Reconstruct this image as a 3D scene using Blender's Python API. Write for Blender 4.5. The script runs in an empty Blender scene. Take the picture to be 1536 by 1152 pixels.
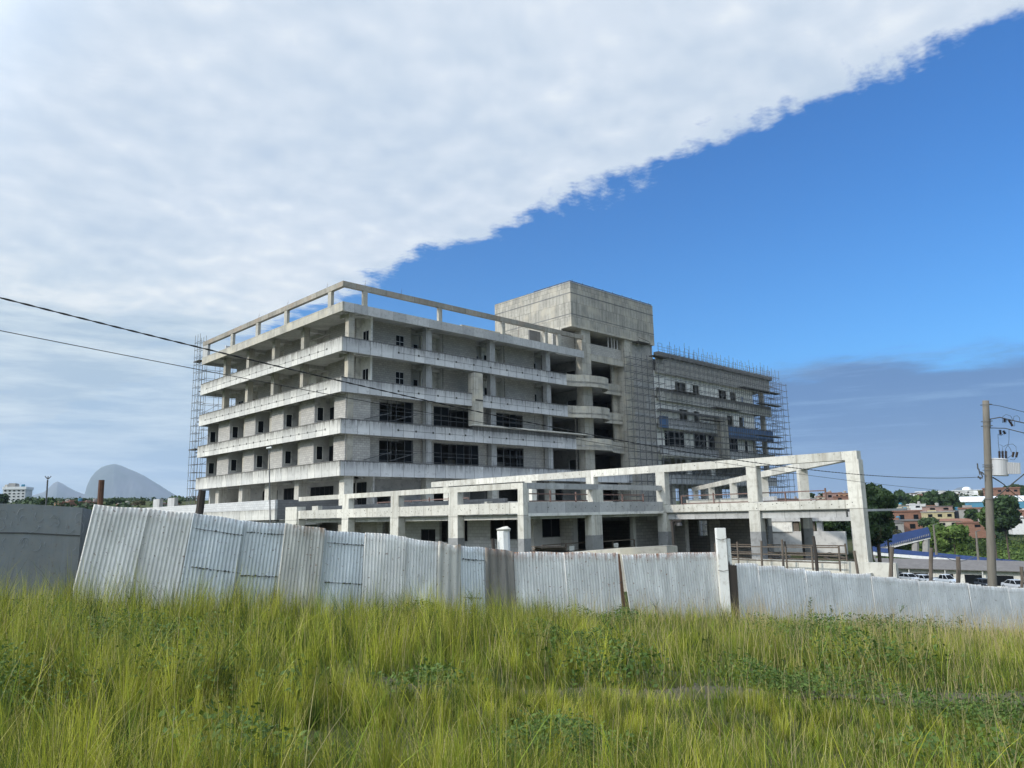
import bpy, math, random
import numpy as np
from math import sin, cos, pi, radians, hypot, atan2, sqrt
random.seed(7); rng = np.random.default_rng(11)
S = bpy.context.scene
COL = S.collection
# ------------------------------------------------------------------ camera
FPX, YAW, PITCH, ROLL = 1127.96, 0.800068, 0.17335, -0.0208153
CF = np.array([cos(YAW)*cos(PITCH), sin(YAW)*cos(PITCH), sin(PITCH)])
CR0 = np.array([sin(YAW), -cos(YAW), 0.0]); CU0 = np.cross(CR0, CF)
CR = CR0*cos(ROLL)+CU0*sin(ROLL); CU = -CR0*sin(ROLL)+CU0*cos(ROLL)
FW = np.array([cos(YAW), sin(YAW)])          # level forward
RT = np.array([sin(YAW), -cos(YAW)])         # level right
cam_d = bpy.data.cameras.new('camera'); cam = bpy.data.objects.new('camera', cam_d); COL.objects.link(cam)
from mathutils import Matrix, Vector
M = Matrix(((CR[0], CU[0], -CF[0], 0), (CR[1], CU[1], -CF[1], 0), (CR[2], CU[2], -CF[2], 0), (0, 0, 0, 1)))
cam.matrix_world = M
cam_d.sensor_width = 36.0; cam_d.lens = 36.0*FPX/1536.0
cam_d.clip_start = 0.1; cam_d.clip_end = 30000
S.camera = cam

def pixel_point(px, py, d):
    """image pixel and chosen level distance -> world point on its sight line"""
    r = CF+CR*(px-768)/FPX-CU*(py-576)/FPX
    return r*d/hypot(r[0], r[1])
def on(ax, val, px, py):
    r = CF+CR*(px-768)/FPX-CU*(py-576)/FPX
    return r*val/r[ax]
def plan(cx, cy):
    return RT*cx+FW*cy
# ------------------------------------------------------------------ materials
def nd(nt, t, loc=None, **kw):
    n = nt.nodes.new(t)
    for k, v in kw.items():
        if k.startswith('_'): setattr(n, k[1:], v)
        else: n.inputs[k.replace('__', ' ')].default_value = v
    return n
def newmat(name):
    m = bpy.data.materials.new(name); m.use_nodes = True
    nt = m.node_tree; nt.nodes.clear()
    out = nt.nodes.new('ShaderNodeOutputMaterial'); b = nt.nodes.new('ShaderNodeBsdfPrincipled')
    nt.links.new(b.outputs[0], out.inputs[0])
    return m, nt, b
def L(nt, a, b): nt.links.new(a, b)
def ramp(nt, fac, stops):
    r = nt.nodes.new('ShaderNodeValToRGB'); L(nt, fac, r.inputs[0])
    while len(r.color_ramp.elements) < len(stops): r.color_ramp.elements.new(0.5)
    for e, (p, c) in zip(r.color_ramp.elements, stops):
        e.position = p; e.color = (c[0], c[1], c[2], 1) if not isinstance(c, (int, float)) else (c, c, c, 1)
    return r.outputs[0]
def mixc(nt, fac, a, b, mode='MIX'):
    m = nt.nodes.new('ShaderNodeMix'); m.data_type = 'RGBA'; m.blend_type = mode
    if isinstance(fac, (int, float)): m.inputs[0].default_value = fac
    else: L(nt, fac, m.inputs[0])
    for i, v in ((6, a), (7, b)):
        if isinstance(v, tuple): m.inputs[i].default_value = (*v[:3], 1)
        else: L(nt, v, m.inputs[i])
    return m.outputs[2]
def mth(nt, op, a, b=None, c=None):
    m = nt.nodes.new('ShaderNodeMath'); m.operation = op
    for i, v in enumerate((a, b, c)):
        if v is None: continue
        if isinstance(v, (int, float)): m.inputs[i].default_value = v
        else: L(nt, v, m.inputs[i])
    return m.outputs[0]
def noise(nt, vec, scale, detail=4, rough=.55, out=0):
    n = nt.nodes.new('ShaderNodeTexNoise'); n.inputs['Scale'].default_value = scale
    n.inputs['Detail'].default_value = detail; n.inputs['Roughness'].default_value = rough
    if vec is not None: L(nt, vec, n.inputs['Vector'])
    return n.outputs[out]
def wallco(nt, warp=0.0):
    """(along, height, 0) from the world position, right for walls facing either axis"""
    g = nt.nodes.new('ShaderNodeNewGeometry'); s = nt.nodes.new('ShaderNodeSeparateXYZ'); L(nt, g.outputs['Position'], s.inputs[0])
    u = mth(nt, 'ADD', s.outputs[0], s.outputs[1])
    c = nt.nodes.new('ShaderNodeCombineXYZ'); L(nt, u, c.inputs[0]); L(nt, s.outputs[2], c.inputs[1])
    return g.outputs['Position'], c.outputs[0], u, s.outputs[2]
def vscale(nt, v, s):
    m = nt.nodes.new('ShaderNodeVectorMath'); m.operation = 'MULTIPLY'; L(nt, v, m.inputs[0]); m.inputs[1].default_value = s
    return m.outputs[0]
def bump(nt, b, h, strength=.3, dist=.02):
    n = nt.nodes.new('ShaderNodeBump'); n.inputs['Strength'].default_value = strength; n.inputs['Distance'].default_value = dist
    L(nt, h, n.inputs['Height']); L(nt, n.outputs[0], b.inputs['Normal'])
MAT = {}
def concrete(name, base, dark, panel=1.22, ph=0.65, joint=.35, stain=.5, vboards=False, warm=None):
    m, nt, b = newmat(name)
    pos, uv, u, z = wallco(nt)
    n1 = noise(nt, pos, .55, 5, .6)
    c = mixc(nt, ramp(nt, n1, [(.3, 0.0), (.72, 1.0)]), base, tuple(x*.80 for x in base))
    n2 = noise(nt, pos, 3.2, 5, .65)
    c = mixc(nt, ramp(nt, n2, [(.5, 0.0), (.75, .55)]), c, dark)
    # formwork panels, each its own shade
    br = nd(nt, 'ShaderNodeTexBrick', Scale=1.0, Mortar__Size=.026 if panel > .5 else .016, Brick__Width=panel, Row__Height=ph)
    br.offset = 0.0 if not vboards else .5; L(nt, uv, br.inputs['Vector'])
    br.inputs['Color1'].default_value = (1, 1, 1, 1); br.inputs['Color2'].default_value = (.74, .745, .75, 1); br.inputs['Mortar'].default_value = (joint, joint, joint, 1)
    br.inputs['Mortar Smooth'].default_value = .2
    c = mixc(nt, 1.0, c, br.outputs[0], 'MULTIPLY')
    # streaks that run down
    st = noise(nt, vscale(nt, uv, (3.2, .22, 1)), 1.0, 5, .7)
    c = mixc(nt, ramp(nt, st, [(.52, 0.0), (.74, stain)]), c, dark)
    st2 = noise(nt, vscale(nt, uv, (1.1, .12, 1)), 1.0, 3, .6)
    c = mixc(nt, ramp(nt, st2, [(.58, 0.0), (.7, stain*.5)]), c, (dark[0]*.8, dark[1]*.8, dark[2]*.8))
    if warm:
        nw = noise(nt, pos, .8, 3, .5)
        c = mixc(nt, ramp(nt, nw, [(.5, 0.0), (.68, .6)]), c, warm)
    L(nt, c, b.inputs['Base Color']); b.inputs['Roughness'].default_value = .92
    bump(nt, b, mth(nt, 'ADD', n2, mth(nt, 'MULTIPLY', br.outputs['Fac'], -1.5)), .35, .02)
    MAT[name] = m
def parapet_mat(name, base, dark, z0, zh, stain=.8, rise=3.6):
    """painted concrete band: dirt licks down from its top edge, at each storey"""
    m, nt, b = newmat(name)
    pos, uv, u, z = wallco(nt)
    n1 = noise(nt, pos, .45, 5, .6)
    c = mixc(nt, ramp(nt, n1, [(.32, 0.0), (.7, 1.0)]), base, tuple(x*.78 for x in base))
    br = nd(nt, 'ShaderNodeTexBrick', Scale=1.0, Mortar__Size=.030, Brick__Width=1.22, Row__Height=3.6)
    br.offset = 0.0; L(nt, uv, br.inputs['Vector'])
    br.inputs['Color1'].default_value = (1, 1, 1, 1); br.inputs['Color2'].default_value = (.80, .81, .83, 1); br.inputs['Mortar'].default_value = (.42, .42, .42, 1)
    c = mixc(nt, 1.0, c, br.outputs[0], 'MULTIPLY')
    h = mth(nt, 'DIVIDE', mth(nt, 'MODULO', mth(nt, 'SUBTRACT', z, z0-36), rise), zh)     # 0 at the bottom edge, 1 at the top
    st = noise(nt, vscale(nt, uv, (2.6, .25, 1)), 1.0, 6, .75)
    st = ramp(nt, st, [(.36, 0.0), (.60, 1.0)])
    top = ramp(nt, h, [(.30, 0.0), (.90, 1.0)])
    f = mth(nt, 'MULTIPLY', mth(nt, 'MULTIPLY', st, top), stain)
    c = mixc(nt, f, c, dark)
    edge = ramp(nt, mth(nt, 'ADD', h, mth(nt, 'MULTIPLY', noise(nt, vscale(nt, uv, (5, 1, 1)), 1.0, 3), .16)), [(.985, 0.0), (1.06, .75)])
    c = mixc(nt, edge, c, (dark[0]*.55, dark[1]*.55, dark[2]*.55))
    n3 = noise(nt, pos, 2.6, 6, .7)
    c = mixc(nt, ramp(nt, n3, [(.56, 0.0), (.72, .5)]), c, dark)
    L(nt, c, b.inputs['Base Color']); b.inputs['Roughness'].default_value = .9
    bump(nt, b, mth(nt, 'ADD', n3, mth(nt, 'MULTIPLY', br.outputs['Fac'], -1.5)), .3, .02)
    MAT[name] = m
def block_mat(name, base, c2, mortar, w=.4, h=.2):
    m, nt, b = newmat(name)
    pos, uv, u, z = wallco(nt)
    br = nd(nt, 'ShaderNodeTexBrick', Scale=1.0, Mortar__Size=.014, Brick__Width=w, Row__Height=h)
    L(nt, uv, br.inputs['Vector']); br.inputs['Color1'].default_value = (*base, 1); br.inputs['Color2'].default_value = (*c2, 1); br.inputs['Mortar'].default_value = (*mortar, 1)
    n1 = noise(nt, pos, .6, 5, .6); n2 = noise(nt, pos, 6, 3, .6)
    c = mixc(nt, ramp(nt, n1, [(.35, 0.0), (.75, .6)]), br.outputs[0], tuple(x*.6 for x in base))
    c = mixc(nt, ramp(nt, n2, [(.45, 0.0), (.8, .4)]), c, tuple(x*.7 for x in base))
    L(nt, c, b.inputs['Base Color']); b.inputs['Roughness'].default_value = .95
    bump(nt, b, mth(nt, 'ADD', n2, mth(nt, 'MULTIPLY', br.outputs['Fac'], -1.5)), .5, .02)
    MAT[name] = m
def plain(name, base, rough=.8, var=.2, scale=1.5, metal=0.0, dirt=None, spec=None, streak=False):
    m, nt, b = newmat(name)
    g = nt.nodes.new('ShaderNodeNewGeometry')
    v = g.outputs['Position']
    if streak: v = vscale(nt, v, (4, 4, .4))
    n1 = noise(nt, v, scale, 5, .6)
    c = mixc(nt, ramp(nt, n1, [(.3, 0.0), (.75, 1.0)]), base, tuple(x*(1-var) for x in base))
    if dirt:
        n2 = noise(nt, v, scale*2.3, 4, .7); c = mixc(nt, ramp(nt, n2, [(.52, 0.0), (.68, .8)]), c, dirt)
    L(nt, c, b.inputs['Base Color']); b.inputs['Roughness'].default_value = rough; b.inputs['Metallic'].default_value = metal
    if spec is not None: b.inputs['Specular IOR Level'].default_value = spec
    MAT[name] = m
def leafmat(name, cols, attr=False, trans=.25, scale=.6):
    m, nt, b = newmat(name)
    if attr:
        a = nt.nodes.new('ShaderNodeAttribute'); a.attribute_name = 'tint'; c = a.outputs['Color']
    else:
        g = nt.nodes.new('ShaderNodeNewGeometry'); o = nt.nodes.new('ShaderNodeObjectInfo')
        n1 = noise(nt, g.outputs['Position'], scale, 4, .6)
        f = mth(nt, 'ADD', mth(nt, 'MULTIPLY', n1, .7), mth(nt, 'MULTIPLY', g.outputs['Random Per Island'], .35))
        c = ramp(nt, f, [(.25+.5*i/(len(cols)-1), q) for i, q in enumerate(cols)])
    L(nt, c, b.inputs['Base Color']); b.inputs['Roughness'].default_value = .6; b.inputs['Specular IOR Level'].default_value = .25
    if trans > 0:
        t = nt.nodes.new('ShaderNodeBsdfTranslucent'); L(nt, c, t.inputs[0]); mx = nt.nodes.new('ShaderNodeMixShader'); mx.inputs[0].default_value = trans
        out = [n for n in nt.nodes if n.type == 'OUTPUT_MATERIAL'][0]
        L(nt, b.outputs[0], mx.inputs[1]); L(nt, t.outputs[0], mx.inputs[2]); L(nt, mx.outputs[0], out.inputs[0])
    MAT[name] = m
parapet_mat('parapet_lit_cream', (.66, .65, .60), (.10, .095, .08), 3.63, 1.31, 1.0)  # sunlit copy of the band, warm light put into the colour
parapet_mat('parapet_shade_grey', (.60, .61, .61), (.09, .09, .088), 3.63, 1.31, .9)  # copy of the same band for shaded faces, cool shade in its colour
parapet_mat('parapet_blue', (.10, .19, .36), (.07, .11, .19), 3.63, 1.31, .4)
concrete('concrete_raw', (.49, .47, .41), (.14, .13, .11), 1.22, 1.25, .62, .8, warm=(.52, .475, .37))
concrete('concrete_boards', (.42, .405, .355), (.15, .14, .12), .55, 1.75, .5, .9, vboards=True, warm=(.46, .42, .34))
concrete('concrete_grey', (.52, .525, .52), (.18, .18, .175), 1.4, 3.0, .6, .4)
concrete('concrete_pale', (.66, .645, .58), (.24, .215, .165), 2.4, 3.4, .55, .85)
concrete('concrete_soffit', (.58, .58, .55), (.22, .22, .2), 1.22, 2.4, .7, .2)
concrete('concrete_stained', (.36, .34, .29), (.12, .105, .085), 1.6, 1.25, .6, .9, warm=(.30, .23, .17))
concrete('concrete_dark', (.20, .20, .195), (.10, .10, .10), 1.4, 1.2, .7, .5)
block_mat('block', (.50, .485, .45), (.37, .36, .34), (.22, .215, .2))
block_mat('block_dark', (.20, .205, .21), (.145, .15, .155), (.11, .11, .11))
block_mat('block_pale', (.62, .63, .63), (.50, .51, .52), (.36, .36, .36))
block_mat('brick', (.30, .15, .10), (.22, .11, .075), (.22, .17, .13), .3, .2)
plain('plaster', (.78, .775, .73), .85, .22, .7, dirt=(.4, .4, .38))
plain('plaster_lit', (.88, .87, .82), .85, .12, .7, dirt=(.6, .6, .56))  # brighter copy of the plaster, the right wing's light put into its colour
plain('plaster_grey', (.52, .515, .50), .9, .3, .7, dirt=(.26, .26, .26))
plain('paint_plinth', (.27, .275, .275), .8, .3, 1.2, dirt=(.14, .14, .14))
plain('glass_dark', (.010, .012, .014), .5, .2, spec=.05)
plain('window_metal', (.55, .56, .57), .5, .2)
plain('frame_dark', (.05, .05, .05), .6, .2)
plain('galv', (.13, .14, .15), .6, .35, 3, metal=.1, dirt=(.12, .09, .07))
plain('board', (.10, .095, .085), .9, .4, 2)
plain('tie_hole', (.05, .05, .045), .9, .1)
plain('wood', (.15, .125, .10), .9, .45, 3, dirt=(.09, .06, .045), streak=True)
plain('wood_red', (.20, .13, .11), .9, .4, 3, dirt=(.12, .06, .05))
plain('wood_black', (.045, .038, .033), .95, .4, 3, streak=True)
plain('rust', (.13, .065, .04), .9, .5, 4, dirt=(.06, .03, .02))
plain('rust_plate', (.20, .12, .08), .85, .35, 3, dirt=(.12, .06, .035), streak=True)
plain('paint_white', (.74, .75, .72), .7, .12, 1.5, dirt=(.45, .43, .38))
plain('pole_concrete', (.17, .155, .13), .9, .3, 2.5, dirt=(.15, .14, .12), streak=True)
plain('cable', (.02, .02, .022), .6, .1)
plain('transformer', (.42, .43, .44), .45, .1, 2, dirt=(.40, .40, .40))
plain('porcelain', (.03, .022, .02), .3, .1)
plain('bluepaint', (.014, .045, .16), .6, .3, 1)
plain('whitepaint_far', (.66, .67, .66), .7, .15, .5, dirt=(.42, .42, .4))
plain('roof_tile', (.17, .16, .155), .9, .3, .8, dirt=(.11, .10, .10))
plain('roof_clay', (.24, .12, .08), .9, .3, .8)
plain('roof_white', (.75, .76, .76), .6, .08, .4)
plain('roof_blue', (.04, .18, .28), .6, .15, .4)
plain('render_yellow', (.47, .41, .24), .85, .2, .8, dirt=(.25, .22, .15))
plain('render_cream', (.52, .48, .38), .85, .25, .8, dirt=(.27, .24, .2))
plain('render_pink', (.32, .21, .18), .85, .3, .8, dirt=(.18, .13, .11))
plain('render_orange', (.38, .22, .13), .85, .2, .6)
plain('render_green', (.28, .36, .32), .85, .15, .6)
plain('render_grey', (.33, .32, .30), .9, .25, .6, dirt=(.22, .21, .20))
plain('carwhite', (.78, .79, .80), .25, .03)
plain('cardark', (.03, .035, .045), .25, .03)
plain('carsilver', (.42, .45, .5), .25, .05)
plain('tyre', (.02, .02, .02), .9, .1)
plain('headlamp', (.6, .6, .62), .2, .02)
plain('bark', (.10, .08, .06), .95, .4, 3)
leafmat('leaves_dark', [(.015, .032, .012), (.03, .06, .018), (.05, .085, .025)], trans=.15)
leafmat('leaves_mid', [(.03, .06, .014), (.055, .10, .022), (.09, .145, .03)], trans=.2)
leafmat('leaves_light', [(.045, .085, .016), (.085, .145, .028), (.15, .21, .045)], trans=.2)
leafmat('leaves_olive', [(.05, .055, .022), (.09, .085, .035), (.12, .12, .05)], trans=.15)
leafmat('grass', None, attr=True, trans=.42)
leafmat('weed_leaf', [(.035, .075, .014), (.07, .125, .022), (.13, .19, .04)], trans=.25, scale=3)
# ------------------------------------------------------------------ mesh helpers
class MB:
    def __init__(s): s.v = []; s.f = []
    def box(s, x0, x1, y0, y1, z0, z1):
        x0, x1 = min(x0, x1), max(x0, x1); y0, y1 = min(y0, y1), max(y0, y1); z0, z1 = min(z0, z1), max(z0, z1)
        b = len(s.v)
        s.v += [(x0, y0, z0), (x1, y0, z0), (x1, y1, z0), (x0, y1, z0), (x0, y0, z1), (x1, y0, z1), (x1, y1, z1), (x0, y1, z1)]
        s.f += [(b, b+3, b+2, b+1), (b+4, b+5, b+6, b+7), (b, b+1, b+5, b+4), (b+1, b+2, b+6, b+5), (b+2, b+3, b+7, b+6), (b+3, b, b+4, b+7)]
        return s
    def hull8(s, lo, hi):
        b = len(s.v); s.v += [tuple(p) for p in lo]+[tuple(p) for p in hi]
        s.f += [(b, b+3, b+2, b+1), (b+4, b+5, b+6, b+7), (b, b+1, b+5, b+4), (b+1, b+2, b+6, b+5), (b+2, b+3, b+7, b+6), (b+3, b, b+4, b+7)]
        return s
    def bar(s, p, q, w, h=None, up=(0, 0, 1)):
        h = w if h is None else h
        p = Vector(p); q = Vector(q); d = (q-p).normalized(); up = Vector(up)
        if abs(d.dot(up)) > .98: up = Vector((1, 0, 0))
        a = d.cross(up).normalized()*w/2; c = a.cross(d).normalized()*h/2
        s.hull8([p-a-c, p+a-c, q+a-c, q-a-c], [p-a+c, p+a+c, q+a+c, q-a+c]); return s
    def tube(s, pts, r, n=5, cap=True):
        pts = [Vector(p) for p in pts]; rs = r if isinstance(r, (list, tuple)) else [r]*len(pts)
        b = len(s.v); up = None
        for i, p in enumerate(pts):
            d = (pts[min(i+1, len(pts)-1)]-pts[max(i-1, 0)]).normalized()
            if up is None: up = Vector((0, 0, 1)) if abs(d.z) < .9 else Vector((1, 0, 0))
            a = d.cross(up).normalized(); c = a.cross(d).normalized()
            for k in range(n):
                t = 2*pi*k/n; s.v.append(tuple(p+a*cos(t)*rs[i]+c*sin(t)*rs[i]))
        for i in range(len(pts)-1):
            for k in range(n):
                k2 = (k+1) % n; s.f.append((b+i*n+k, b+i*n+k2, b+(i+1)*n+k2, b+(i+1)*n+k))
        if cap:
            s.f.append(tuple(b+k for k in range(n))[::-1]); e = b+(len(pts)-1)*n; s.f.append(tuple(e+k for k in range(n)))
        return s
    def prism(s, poly, z0, z1):
        b = len(s.v); n = len(poly)
        s.v += [(x, y, z0) for x, y in poly]+[(x, y, z1) for x, y in poly]
        s.f += [tuple(b+i for i in range(n))[::-1], tuple(b+n+i for i in range(n))]
        for i in range(n): j = (i+1) % n; s.f.append((b+i, b+j, b+n+j, b+n+i))
        return s
    def ribbon(s, path, t, z0, z1):
        """a wall of thickness t along a plan path"""
        P = [Vector((x, y)) for x, y in path]; N = []
        for i in range(len(P)):
            d = (P[min(i+1, len(P)-1)]-P[max(i-1, 0)]).normalized(); N.append(Vector((-d.y, d.x)))
        b = len(s.v)
        for p, n in zip(P, N):
            q = p+n*t
            s.v += [(p.x, p.y, z0), (q.x, q.y, z0), (q.x, q.y, z1), (p.x, p.y, z1)]
        for i in range(len(P)-1):
            a = b+4*i
            for k in range(4): k2 = (k+1) % 4; s.f.append((a+k, a+k2, a+4+k2, a+4+k))
        s.f.append((b, b+3, b+2, b+1)); e = b+4*(len(P)-1); s.f.append((e, e+1, e+2, e+3))
        return s
    def build(s, name, mat, parent=None, smooth=False):
        me = bpy.data.meshes.new(name)
        off = parent_world(parent)
        me.from_pydata([(x-off[0], y-off[1], z-off[2]) for x, y, z in s.v], [], s.f); me.update()
        o = bpy.data.objects.new(name, me); COL.objects.link(o)
        if mat: me.materials.append(MAT[mat] if isinstance(mat, str) else mat)
        if smooth:
            for p in me.polygons: p.use_smooth = True
        import bmesh
        bm = bmesh.new(); bm.from_mesh(me); bmesh.ops.recalc_face_normals(bm, faces=bm.faces); bm.to_mesh(me); bm.free()
        if parent: o.parent = parent
        return o
def parent_world(p):
    x = np.zeros(3)
    while p is not None:
        x += np.array(p.location); p = p.parent
    return x
def tag(o, label=None, cat=None, group=None, kind=None):
    if label: o['label'] = label
    if cat: o['category'] = cat
    if group: o['group'] = group
    if kind: o['kind'] = kind
    return o
def thing(name, label, cat, loc=(0, 0, 0), group=None):
    o = bpy.data.objects.new(name, None); COL.objects.link(o); o.location = tuple(float(c) for c in loc); o.empty_display_size = .2
    return tag(o, label, cat, group)
def copy_tree(o, parent=None):
    c = o.copy(); COL.objects.link(c); c.parent = parent
    for ch in list(o.children): copy_tree(ch, c)
    return c
def cells(u0, u1, z0, z1, ops):
    """rectangles of a wall left over round its openings"""
    us = sorted({u0, u1, *[min(max(a, u0), u1) for o in ops for a in o[:2]]}); out = []
    for a, b in zip(us, us[1:]):
        if b-a < 1e-4: continue
        m = (a+b)/2; cut = sorted([(max(o[2], z0), min(o[3], z1)) for o in ops if o[0] < m < o[1]]); z = z0
        for c, d in cut:
            if c > z+1e-4: out.append((a, b, z, c))
            z = max(z, d)
        if z < z1-1e-4: out.append((a, b, z, z1))
    return out
def wallX(mat, par, x, t, y0, y1, z0, z1, ops=(), name='wall'):
    m = MB()
    for a, b, c, d in cells(y0, y1, z0, z1, ops): m.box(x, x+t, a, b, c, d)
    return m.build(name, mat, par)
def wallY(mat, par, y, t, x0, x1, z0, z1, ops=(), name='wall'):
    m = MB()
    for a, b, c, d in cells(x0, x1, z0, z1, ops): m.box(a, b, y, y+t, c, d)
    return m.build(name, mat, par)
def winX(par, x, y0, y1, z0, z1, bars=1, glass=True, mat='window_metal', hb=0, name='window', t=.05):
    m = MB(); m.box(x, x+.06, y0, y0+t, z0, z1).box(x, x+.06, y1-t, y1, z0, z1).box(x, x+.06, y0+t, y1-t, z1-t, z1).box(x, x+.06, y0+t, y1-t, z0, z0+t)
    for i in range(bars): y = y0+(y1-y0)*(i+1)/(bars+1); m.box(x+.005, x+.055, y-t/2, y+t/2, z0+t, z1-t)
    for i in range(hb): z = z0+(z1-z0)*(i+1)/(hb+1); m.box(x+.01, x+.05, y0+t, y1-t, z-t/2, z+t/2)
    o = m.build(name, mat, par)
    if glass: MB().box(x+.022, x+.03, y0+t, y1-t, z0+t, z1-t).build('pane', 'glass_dark', o)
    return o
def winY(par, y, x0, x1, z0, z1, bars=1, glass=True, mat='window_metal', hb=0, name='window', t=.05):
    m = MB(); m.box(x0, x0+t, y, y+.06, z0, z1).box(x1-t, x1, y, y+.06, z0, z1).box(x0+t, x1-t, y, y+.06, z1-t, z1).box(x0+t, x1-t, y, y+.06, z0, z0+t)
    for i in range(bars): x = x0+(x1-x0)*(i+1)/(bars+1); m.box(x-t/2, x+t/2, y+.005, y+.055, z0+t, z1-t)
    for i in range(hb): z = z0+(z1-z0)*(i+1)/(hb+1); m.box(x0+t, x1-t, y+.01, y+.05, z-t/2, z+t/2)
    o = m.build(name, mat, par)
    if glass: MB().box(x0+t, x1-t, y+.022, y+.03, z0+t, z1-t).build('pane', 'glass_dark', o)
    return o
# ------------------------------------------------------------------ terrain
AZ_PX = [-1500, -400, 0, 400, 768, 1100, 1270, 1330, 1536, 1900, 3000]
AZ = np.array([atan2(p-768, FPX) for p in AZ_PX])
FZ = np.array([-1.7, -1.8, -1.98, -2.3, -3.05, -3.75, -4.4, -4.75, -5.75, -6.3, -6.8])       # fence foot height
FD = np.array([19.5, 19.4, 19.4, 19.6, 22.0, 27.2, 31.5, 33.5, 41.8, 60, 60])                # distance of the fence
DR = [3, 25, 70, 110, 150, 200, 250, 300, 400, 600, 1000, 2500, 5000]                        # metres past the fence
TZ = np.array([  # rows: columns of AZ_PX
 [-1.6, -1.8, -2.6, -3.0, -3.4, -3.9, -4.7, -5.4, -6.4, -7.0, -7],
 [-2, -2, -3.4, -3.4, -3.4, -3.4, -4.0, -7.6, -9.0, -9.5, -9],
 [-3, -3, -3.4, -3.4, -3.4, -3.4, -4.2, -12.0, -13.5, -13.5, -13],
 [-3, -3, -3.2, -3.4, -3.5, -3.6, -5, -16.2, -17, -17, -16],
 [-3, -3, -2.5, -3, -3.6, -5, -9, -17.5, -17.8, -17.8, -17],
 [-2, -2, 1, 1, -3, -6, -10, -16.5, -17.5, -17.5, -17],
 [2, 3, 5, 5, -1, -5, -9, -12.5, -14.0, -14.5, -14],
 [5, 6, 8, 8, 2, -2, -5, -8, -9.5, -10, -9],
 [8, 10, 11, 11, 5, 2, 1, -1, -1, -1, -1],
 [14, 15, 16, 16, 10, 8, 7, 5.5, 5.5, 5, 5],
 [22, 24, 26, 26, 18, 14, 13, 10, 10, 10, 10],
 [40, 42, 45, 45, 35, 25, 24, 20, 20, 20, 20],
 [60, 60, 60, 60, 50, 40, 35, 30, 30, 30, 30]], float)
DRa = np.array(DR, float)
def terr(x, y):
    """ground height at world plan points (arrays)"""
    x = np.asarray(x, float); y = np.asarray(y, float)
    cx = x*RT[0]+y*RT[1]; cy = x*FW[0]+y*FW[1]; d = np.hypot(cx, cy); az = np.arctan2(cx, cy)
    fz = np.interp(az, AZ, FZ); fd = np.interp(az, AZ, FD)
    t = np.clip(d/fd, 0, 1)
    near = -1.62+(fz+1.62)*t**1.25
    u = np.clip(d-fd, 0, 5000)
    ci = np.interp(az, AZ, np.arange(len(AZ))); i0 = np.clip(np.floor(ci).astype(int), 0, len(AZ)-2); fr = ci-i0
    fr = fr*fr*(3-2*fr)
    rr = np.interp(u, np.concatenate([[0], DRa]), np.arange(len(DR)+1)); r0 = np.clip(np.floor(rr).astype(int), 0, len(DR)-1); rf = rr-r0
    T = np.vstack([FZ[None, :], TZ])
    far = (T[r0, i0]*(1-fr)+T[r0, i0+1]*fr)*(1-rf)+(T[r0+1, i0]*(1-fr)+T[r0+1, i0+1]*fr)*rf
    lump = .05*np.sin(x*1.3+y*.7)*np.sin(y*1.1-x*.4)+.04*np.sin(x*3.1)*np.sin(y*2.7)
    return np.where(d < fd, near, far)+lump*np.clip(d/6, 0, 1)
def tz(x, y): return float(terr(x, y))
def ground_mat():
    m, nt, b = newmat('ground')
    g = nt.nodes.new('ShaderNodeNewGeometry'); p = g.outputs['Position']
    n1 = noise(nt, p, .12, 6, .6); n2 = noise(nt, p, 1.7, 5, .65); n3 = noise(nt, p, 9, 4, .7)
    green = mixc(nt, n2, (.035, .060, .014), (.085, .115, .028)); soil = mixc(nt, n3, (.055, .045, .028), (.14, .115, .08))
    c = mixc(nt, ramp(nt, n1, [(.35, 0.0), (.6, 1.0)]), soil, green)
    c = mixc(nt, .45, c, mixc(nt, n3, (.02, .03, .01), (.09, .10, .04)))
    L(nt, c, b.inputs['Base Color']); b.inputs['Roughness'].default_value = 1; b.inputs['Specular IOR Level'].default_value = .1
    bump(nt, b, n3, .8, .05); MAT['ground'] = m
    plain('yard', (.17, .155, .13), .95, .3, .5, dirt=(.11, .09, .07)); plain('asphalt', (.055, .055, .055), .9, .25, .8)
    plain('soil', (.085, .075, .04), 1, .5, 3, dirt=(.04, .05, .018))
ground_mat()
def build_ground():
    rad = np.concatenate([[0.6, 1.5], np.linspace(2.5, 45, 90), np.geomspace(46, 9800, 100)])
    angs = np.concatenate([np.linspace(-pi, -1.0, 24)[:-1], np.linspace(-1.0, 1.0, 220), np.linspace(1.0, pi, 24)[1:-1]])
    na, nr = len(angs), len(rad)
    A, R_ = np.meshgrid(angs, rad); cx = np.sin(A)*R_; cy = np.cos(A)*R_
    X = cx*RT[0]+cy*FW[0]; Y = cx*RT[1]+cy*FW[1]; Z = terr(X, Y)
    v = [(0, 0, -1.62)]+[(float(a), float(b), float(c)) for a, b, c in zip(X.ravel(), Y.ravel(), Z.ravel())]
    f = [(0, 1+(k+1) % na, 1+k) for k in range(na)]
    for j in range(nr-1):
        for k in range(na):
            k2 = (k+1) % na; a = 1+j*na; f.append((a+k, a+k2, a+na+k2, a+na+k))
    mb = MB(); mb.v = v; mb.f = f
    o = mb.build('ground', 'ground', None, smooth=True); tag(o, kind='structure')
build_ground()
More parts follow.
